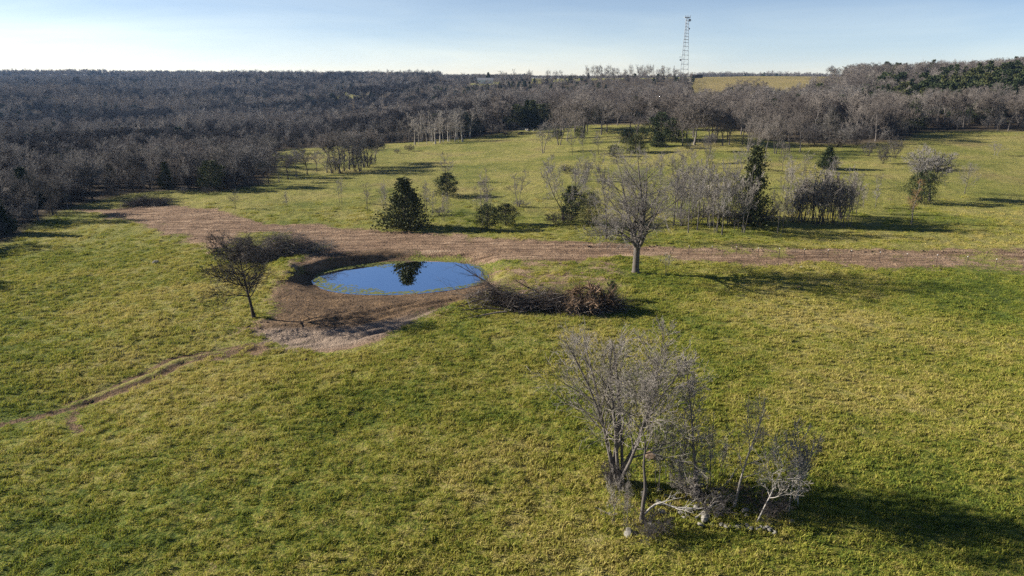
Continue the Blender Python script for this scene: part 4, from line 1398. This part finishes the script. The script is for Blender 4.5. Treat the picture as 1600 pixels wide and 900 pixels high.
# fallen pale limb inside the thicket
def limb_thing(name, pxs, r, label, mat='palebark', zz=(0.3,)):
    pts = np.array([[*P(a, b), 0] for a, b in pxs])
    pts[:, 2] = [zat(p[0], p[1]) for p in pts]
    pts[:, 2] += np.interp(np.linspace(0, 1, len(pts)), np.linspace(0, 1, len(zz)), zz)
    g = np.random.default_rng(len(pxs) * 7 + int(pxs[0][0]))
    k = 9
    t = np.linspace(0, len(pts) - 1, k)
    Pn = np.stack([np.interp(t, np.arange(len(pts)), pts[:, i]) for i in range(3)], 1)[None]
    Pn = Pn + g.normal(0, 0.03, Pn.shape)
    Rn = (r * (1 - 0.7 * np.linspace(0, 1, k)))[None]
    q = spawn(g, Pn, Rn, 9, 0.2, 1.0, 42, 14, 0.30, ONE, 4, 0.12, 0.02, 0.55, 0.3, 0.008)
    q2 = spawn(g, *q, 5, 0.3, 1, 35, 12, 0.4, ONE, 3, 0.1, 0.02, 0.6, 0.4, 0.006)
    o = c = obj(name, mesh_np(name, *merge([tubes(Pn, Rn, 6), tubes(*q, 4), tubes(*q2, 3)]), mat=M[mat]))
    return tag(o, label, 'branch')


limb_thing('fallen_branch', [(1006, 806), (1018, 800), (1032, 795), (1056, 800), (1080, 803), (1108, 806)], 0.085, 'long bone-white fallen branch lying across the thicket stones', zz=(0.2, 0.45, 0.5, 0.4, 0.35, 0.5))
limb_thing('fallen_branch', [(1086, 812), (1098, 806), (1112, 800), (1126, 792)], 0.07, 'short forked white branch propped on the thicket stones', zz=(0.1, 0.3, 0.7))
limb_thing('fallen_branch', [(930, 796), (945, 800), (957, 808)], 0.03, 'thin dead stick lying left of the thicket', zz=(0.3, 0.1))
limb_thing('fallen_branch', [(1120, 768), (1140, 762), (1156, 748)], 0.03, 'thin white pole leaning on the curved pale thicket tree', zz=(0.1, 0.6, 1.2))

# clods heaped on the track
g = np.random.default_rng(55)
cx_ = g.uniform(-75, 105, 60000)
cy_ = g.uniform(48, 135, 60000)
s1 = bare_earth(cx_, cy_)
top_edge = np.array([P(a, b) for a, b in [(880, 384), (1000, 387), (1100, 386), (1200, 391), (1300, 391), (1400, 393), (1500, 394), (1600, 396), (1700, 400)]])
dte = seg_dist(cx_, cy_, top_edge)
pr_ = np.where(s1 < 0.3, 0.16, 0.0) * (0.3 + 1.6 * (fbm(cx_, cy_, 6, 5, 2) + 0.4)) + 0.75 * np.exp(-(dte / 1.4) ** 2) * (fbm(cx_, cy_, 5, 8, 2) > -0.05)
pr_ *= (sdist(cx_, cy_, POND) > 0.6) & (sdist(cx_, cy_, PALE) > -0.5)
kc = g.random(60000) < pr_
cz = zf(cx_[kc], cy_[kc])
cs = g.uniform(0.07, 0.22, kc.sum()) + 0.30 * (g.random(kc.sum()) < 0.10) * np.exp(-(dte[kc] / 2) ** 2)
scatter('dirt_clods', 'loose brown clods scattered over the bare earth track', 'clods', np.column_stack([cx_[kc], cy_[kc], cz + cs * 0.12]), cs, g.uniform(0, 6.28, kc.sum()), g.integers(0, 4, kc.sum()), CLOD)
for px, py, s, lb in [(1248, 450, .55, 'dark turned-up clod lying in the grass below the tree shadow'), (312, 470, .5, 'dark turned-up clod in the grass left of the leaning tree'), (478, 558, .45, 'dark clod in the grass below the pale earth apron')]:
    stone(px, py, s, lb, None, CLOD[2])

# ------------------------------------------------------------------ wire fence along the track
fe = bpy.data.objects.new('wire_fence', None)
COL.objects.link(fe)
fx = [(1076, 397), (1112, 398), (1150, 399), (1184, 400.5), (1217, 401.5), (1256, 402.5), (1293, 403.5), (1329, 405), (1374, 407), (1416, 409.5), (1463, 412), (1510, 415), (1555, 418), (1598, 421), (1645, 425)]
fp_ = np.array([[*P(a, b), 0] for a, b in fx])
fp_[:, 2] = zf(fp_[:, 0], fp_[:, 1])
fe.location = tuple(fp_[0])
tag(fe, 'thin wire fence on steel posts along the dirt track', 'fence')


def box_v(x0, x1, y0, y1, z0, z1):
    v = np.array([[x, y, z] for z in (z0, z1) for y in (y0, y1) for x in (x0, x1)], float)
    q = np.array([[0, 2, 3, 1], [4, 5, 7, 6], [0, 1, 5, 4], [2, 6, 7, 3], [0, 4, 6, 2], [1, 3, 7, 5]])
    return v, q


pm = mesh_np('post', *merge([box_v(-.045, .045, -.012, .012, -.3, 1.25), box_v(-.012, .012, -.045, -.0125, -.3, 1.25)]), mat=M['post'], smooth_=False)
cpm = mesh_np('insulator', *box_v(-.055, .055, -.055, .055, 1.19, 1.27), mat=M['cap'], smooth_=False)
for p in fp_:
    po = obj('post', pm, fe, tuple(p - fp_[0]))
    obj('insulator', cpm, po)
for zh in (0.45, 0.8, 1.12):
    Pn = (fp_ - fp_[0] + [0, -0.04, zh])[None]
    obj('wire', mesh_np('wire', *tubes(Pn, np.full((1, len(fp_)), 0.0035), 3), mat=M['steel']), fe)

# ------------------------------------------------------------------ lattice mast on the ridge
TYD = 712.0
txy = np.array([(1068 - 800) / 1160 * TYD, TYD])
th_ = top_h(txy, 1068, 25)
mast = bpy.data.objects.new('lattice_mast', None)
COL.objects.link(mast)
mast.location = (txy[0], txy[1], zat(*txy) - 0.1)
tag(mast, 'tall tapering steel lattice mast with antennas on the skyline', 'mast')
wb, wt_ = wpx(txy, 13) / 2, wpx(txy, 4.2) / 2
cor = [(-1, -0.6), (1, -0.6), (0.1, 1.1)]


def mp_(c, f):
    w = wb + (wt_ - wb) * min(1, f / 0.93)
    return np.array([c[0] * w, c[1] * w, f * th_])


for c in cor:
    obj('leg', mesh_np('leg', *tubes(np.stack([mp_(c, f) for f in np.linspace(0, 0.985, 8)])[None], np.full((1, 8), 0.22), 6), mat=M['steel']), mast)
lev = [0.0, .07, .15, .23, .31, .38, .45, .52, .58, .63, .68, .73, .78, .83, .88, .93, .975]
for i, f in enumerate(lev):
    for j in range(3):
        a, b = cor[j], cor[(j + 1) % 3]
        if i:
            obj('horizontal_strut', mesh_np('horizontal_strut', *tubes(np.stack([mp_(a, f), mp_(b, f)])[None], np.full((1, 2), 0.17), 4), mat=M['steel']), mast)
        if i < len(lev) - 1:
            fl = lev[i + 1]
            obj('diagonal_brace', mesh_np('diagonal_brace', *tubes(np.stack([mp_(a, f), mp_(b, fl)])[None], np.full((1, 2), 0.07), 4), mat=M['steel']), mast)
pw = wpx(txy, 4.6)
obj('platform', mesh_np('platform', *box_v(-pw, pw, -pw * .6, pw * .6, th_ * .975, th_ * .975 + .55), mat=M['steel'], smooth_=False), mast)
for dx in (-.85, -.3, .3, .85):
    obj('panel_antenna', mesh_np('panel_antenna', *box_v(pw * dx - .16, pw * dx + .16, -pw * .6 - .2, -pw * .6 + .1, th_ * .975 + .56, th_ * .975 + 2.0), mat=M['steel'], smooth_=False), mast)
obj('whip_antenna', mesh_np('whip_antenna', *tubes(np.array([[[0, 0, th_ * .97], [0, 0, th_ * 1.04]]]), np.array([[.07, .04]]), 5), mat=M['steel']), mast)


def dish(name, x, y, z, r):
    th = np.linspace(0, 6.283, 15)[:-1]
    rings = [(0.02, 0.0), (0.55, -0.10), (1.0, -0.35), (0.96, 0.0), (0.9, 0.4)]
    v = np.concatenate([np.column_stack([x + np.cos(th) * r * a, np.full(14, y + r * b), z + np.sin(th) * r * a]) for a, b in rings])
    q = np.array([[i * 14 + k, i * 14 + (k + 1) % 14, (i + 1) * 14 + (k + 1) % 14, (i + 1) * 14 + k] for i in range(4) for k in range(14)])
    return obj(name, mesh_np(name, v, q, mat=M['steel']), mast)


dish('dish_antenna', wt_ + 1.0, -.8, th_ * .935, 1.25)
dish('dish_antenna', wt_ + .95, -.8, th_ * .80, .8)
dish('dish_antenna', -wb * .8 - .8, -.8, th_ * .30, 1.0)
obj('antenna_arm', mesh_np('antenna_arm', *box_v(-wb * .82 - 2.4, -wb * .7, -.9, -.6, th_ * .345, th_ * .345 + .3), mat=M['steel'], smooth_=False), mast)


# ------------------------------------------------------------------ far buildings
def house(name, px, yy, w, d, h, label, cat, wallm, zoff=0.0, rot=0.0, win=3, cat2=None):
    xy = np.array([(px - 800) / 1160 * yy, yy])
    e = bpy.data.objects.new(name, None)
    COL.objects.link(e)
    e.location = (xy[0], xy[1], zat(*xy) + zoff)
    e.rotation_euler = (0, 0, rot)
    tag(e, label, cat)
    obj('wall', mesh_np('wall', *box_v(-w / 2, w / 2, -d / 2, d / 2, -0.6, h), mat=M[wallm], smooth_=False), e)
    rh = d * 0.3
    v = np.array([[-w / 2 - .4, -d / 2 - .4, h + .02], [w / 2 + .4, -d / 2 - .4, h + .02], [w / 2 + .4, d / 2 + .4, h + .02], [-w / 2 - .4, d / 2 + .4, h + .02], [-w / 2 - .4, 0, h + rh], [w / 2 + .4, 0, h + rh]])
    obj('roof', mesh_np('roof', v, np.array([[0, 1, 5, 4], [2, 3, 4, 5], [3, 2, 1, 0]]), np.array([[0, 4, 3], [1, 2, 5]]), M['roof'], False), e)
    for i in range(win):
        x = -w / 2 + w * (i + .5) / win
        if i == win // 2:
            obj('door', mesh_np('door', *box_v(x - .5, x + .5, -d / 2 - .06, -d / 2 - .003, -.5, 1.9), mat=M['darkwall'], smooth_=False), e)
        else:
            obj('window', mesh_np('window', *box_v(x - .6, x + .6, -d / 2 - .05, -d / 2 - .003, .9, 2.1), mat=M['glass'], smooth_=False), e)
    return e


house('farmhouse', 632, 885, 12, 8, 4.2, 'small white farmhouse in a clearing of the far woods', 'house', 'siding', 0.6)
house('shed', 641, 880, 5, 4, 3.0, 'little white shed beside the far farmhouse', 'shed', 'siding', 0.6)
house('barn', 758, 850, 18, 8, 3.4, 'long low pale-roofed barn on the wooded skyline', 'barn', 'siding', 0.8)
house('equipment_hut', 1085, 716, 6, 3.2, 2.4, 'low dark equipment hut by the mast foot', 'hut', 'darkwall', 0.4)
house('shed', 1093, 716, 5.5, 3.6, 2.9, 'dark boarded shed at the edge of the hilltop field', 'shed', 'darkwall', 0.4)


# ------------------------------------------------------------------ cattle at the pasture head
def cow(px, py, label, mat, rot, s=1.0):
    c = P(px, py)
    vs = [(0, 0, 1.12), (0.45, 0, 1.15), (0.85, 0, 1.18), (1.15, 0, 1.28), (1.42, 0, 1.42), (1.75, 0, 1.28), (-0.45, 0, 1.12), (-0.8, 0, 1.15), (-0.98, 0, 1.1), (-1.06, 0, 0.6)]
    ed = [(0, 1), (1, 2), (2, 3), (3, 4), (4, 5), (0, 6), (6, 7), (7, 8), (8, 9)]
    rd = [.36, .36, .32, .22, .19, .11, .35, .30, .10, .03]
    for x, b, hock in ((0.62, 1, 0.03), (-0.72, 7, -0.10)):
        for sy in (-.2, .2):
            i = len(vs)
            vs += [(x, sy, .85), (x + hock, sy, .42), (x, sy, .03)]
            ed += [(b, i), (i, i + 1), (i + 1, i + 2)]
            rd += [.15, .075, .06]
    me = bpy.data.meshes.new('cow')
    me.from_pydata(vs, ed, [])
    me.materials.append(M[mat])
    o = obj('cow', me, None, (c[0], c[1], zat(*c)))
    o.rotation_euler = (0, 0, rot)
    o.scale = (s, s, s)
    sk = o.modifiers.new('skin', 'SKIN')
    for i, r in enumerate(rd):
        me.skin_vertices[0].data[i].radius = (r, r)
    me.skin_vertices[0].data[0].use_root = True
    sk.use_smooth_shade = True
    o.modifiers.new('sub', 'SUBSURF').levels = 1
    return tag(o, label, 'cow')


cow(813, 212, 'black cow standing in the far pasture near the pale rubble', 'blackhide', 0.3)
cow(791, 213, 'brown cow standing in the far pasture left of the black one', 'brownhide', 2.6, 0.85)


# ------------------------------------------------------------------ grass
def grass_patch(seed, size=1.3, n=240, hh=0.14):
    g = np.random.default_rng(seed)
    x, y = g.uniform(-size / 2, size / 2, n), g.uniform(-size / 2, size / 2, n)
    lump = fbm(x + seed * 13.7, y, 0.45, seed, 2) + 0.5
    h = hh * (0.12 + 1.7 * smooth(0.3, 0.75, lump)) * g.uniform(0.6, 1.3, n)
    a = g.random(n) * 6.283
    w = g.uniform(0.012, 0.026, n)
    lean = g.normal(0, 0.55, (n, 2)) * h[:, None] + np.array([0.25, 0.0]) * h[:, None]
    b = np.stack([x, y, np.full(n, -0.04)], 1)
    s = np.stack([np.cos(a) * w, np.sin(a) * w, 0 * a], 1)
    m_ = b + np.column_stack([lean * 0.4, 0.04 + h * 0.65])
    t = b + np.column_stack([lean * 1.2, 0.04 + h])
    v = np.stack([b - s, b + s, m_ + s * .8, m_ - s * .8, t], 1).reshape(-1, 3)
    i = np.arange(n) * 5
    q = np.stack([i, i + 1, i + 2, i + 3], 1)
    tr_ = np.stack([i + 3, i + 2, i + 4], 1)
    return mesh_np('grass_patch', v, q, tr_, M['blade'], False)


g = np.random.default_rng(99)
gp, gs = [], []
for y0, y1, st in ((23, 60, 0.95), (60, 100, 1.15), (100, 150, 1.45)):
    X, Y = np.meshgrid(np.arange(-0.78 * y1, 0.78 * y1, st), np.arange(y0, y1, st))
    X = (X + g.uniform(-.45, .45, X.shape) * st).ravel()
    Y = (Y + g.uniform(-.45, .45, Y.shape) * st).ravel()
    k = (np.abs(X) < 0.76 * Y + 3) & (g.random(len(X)) > smooth(84, 148, Y))
    X, Y = X[k], Y[k]
    dd = bare_earth(X, Y)
    k = (dd > 0.4 + 4.0 * fbm(X, Y, 2.2, 15, 2)) & (sdist(X, Y, POND) > 0.8)
    for r in RUTS:
        k &= seg_dist(X, Y, r) > 0.6
    if y1 > 120:
        k &= sdist(X, Y, WOODPOLY) > 1
    k &= (sdist(X, Y, EAST) > 0) | (g.random(len(X)) < 0.35)
    gp.append(np.column_stack([X[k], Y[k]]))
    gs.append(g.uniform(0.75, 1.25, k.sum()) * (1 + 0.5 * fbm(X[k], Y[k], 9, 44, 2)))
gp, gs = np.concatenate(gp), np.concatenate(gs)
scatter('grass', 'tussocky green and straw-coloured pasture grass', 'grass', np.column_stack([gp, zf(gp[:, 0], gp[:, 1])]), gs, g.uniform(-0.5, 0.5, len(gp)), g.integers(0, 8, len(gp)), [grass_patch(i + 1) for i in range(8)])

# ------------------------------------------------------------------ haze
HZ = True
if HZ:
    zlo = float(gZ.min()) - 1.0
    zhi = float(mast.location.z + th_ * 1.06) + 2.0
    hv, hq = box_v(-2520, 2520, -140, 3120, zlo, zhi)
    mh = bpy.data.materials.new('haze')
    mh.use_nodes = True
    hn = mh.node_tree.nodes
    hn.clear()
    ho = hn.new('ShaderNodeOutputMaterial')
    pv = hn.new('ShaderNodeVolumePrincipled')
    pv.inputs['Color'].default_value = (0.38, 0.60, 1.0, 1)
    pv.inputs['Density'].default_value = 0.000065
    pv.inputs['Anisotropy'].default_value = 0.2
    mh.node_tree.links.new(pv.outputs[0], ho.inputs['Volume'])
    tag(obj('haze', mesh_np('haze', hv, hq, mat=mh, smooth_=False)), 'thin pale blue air over the valley', 'haze', None, 'stuff')
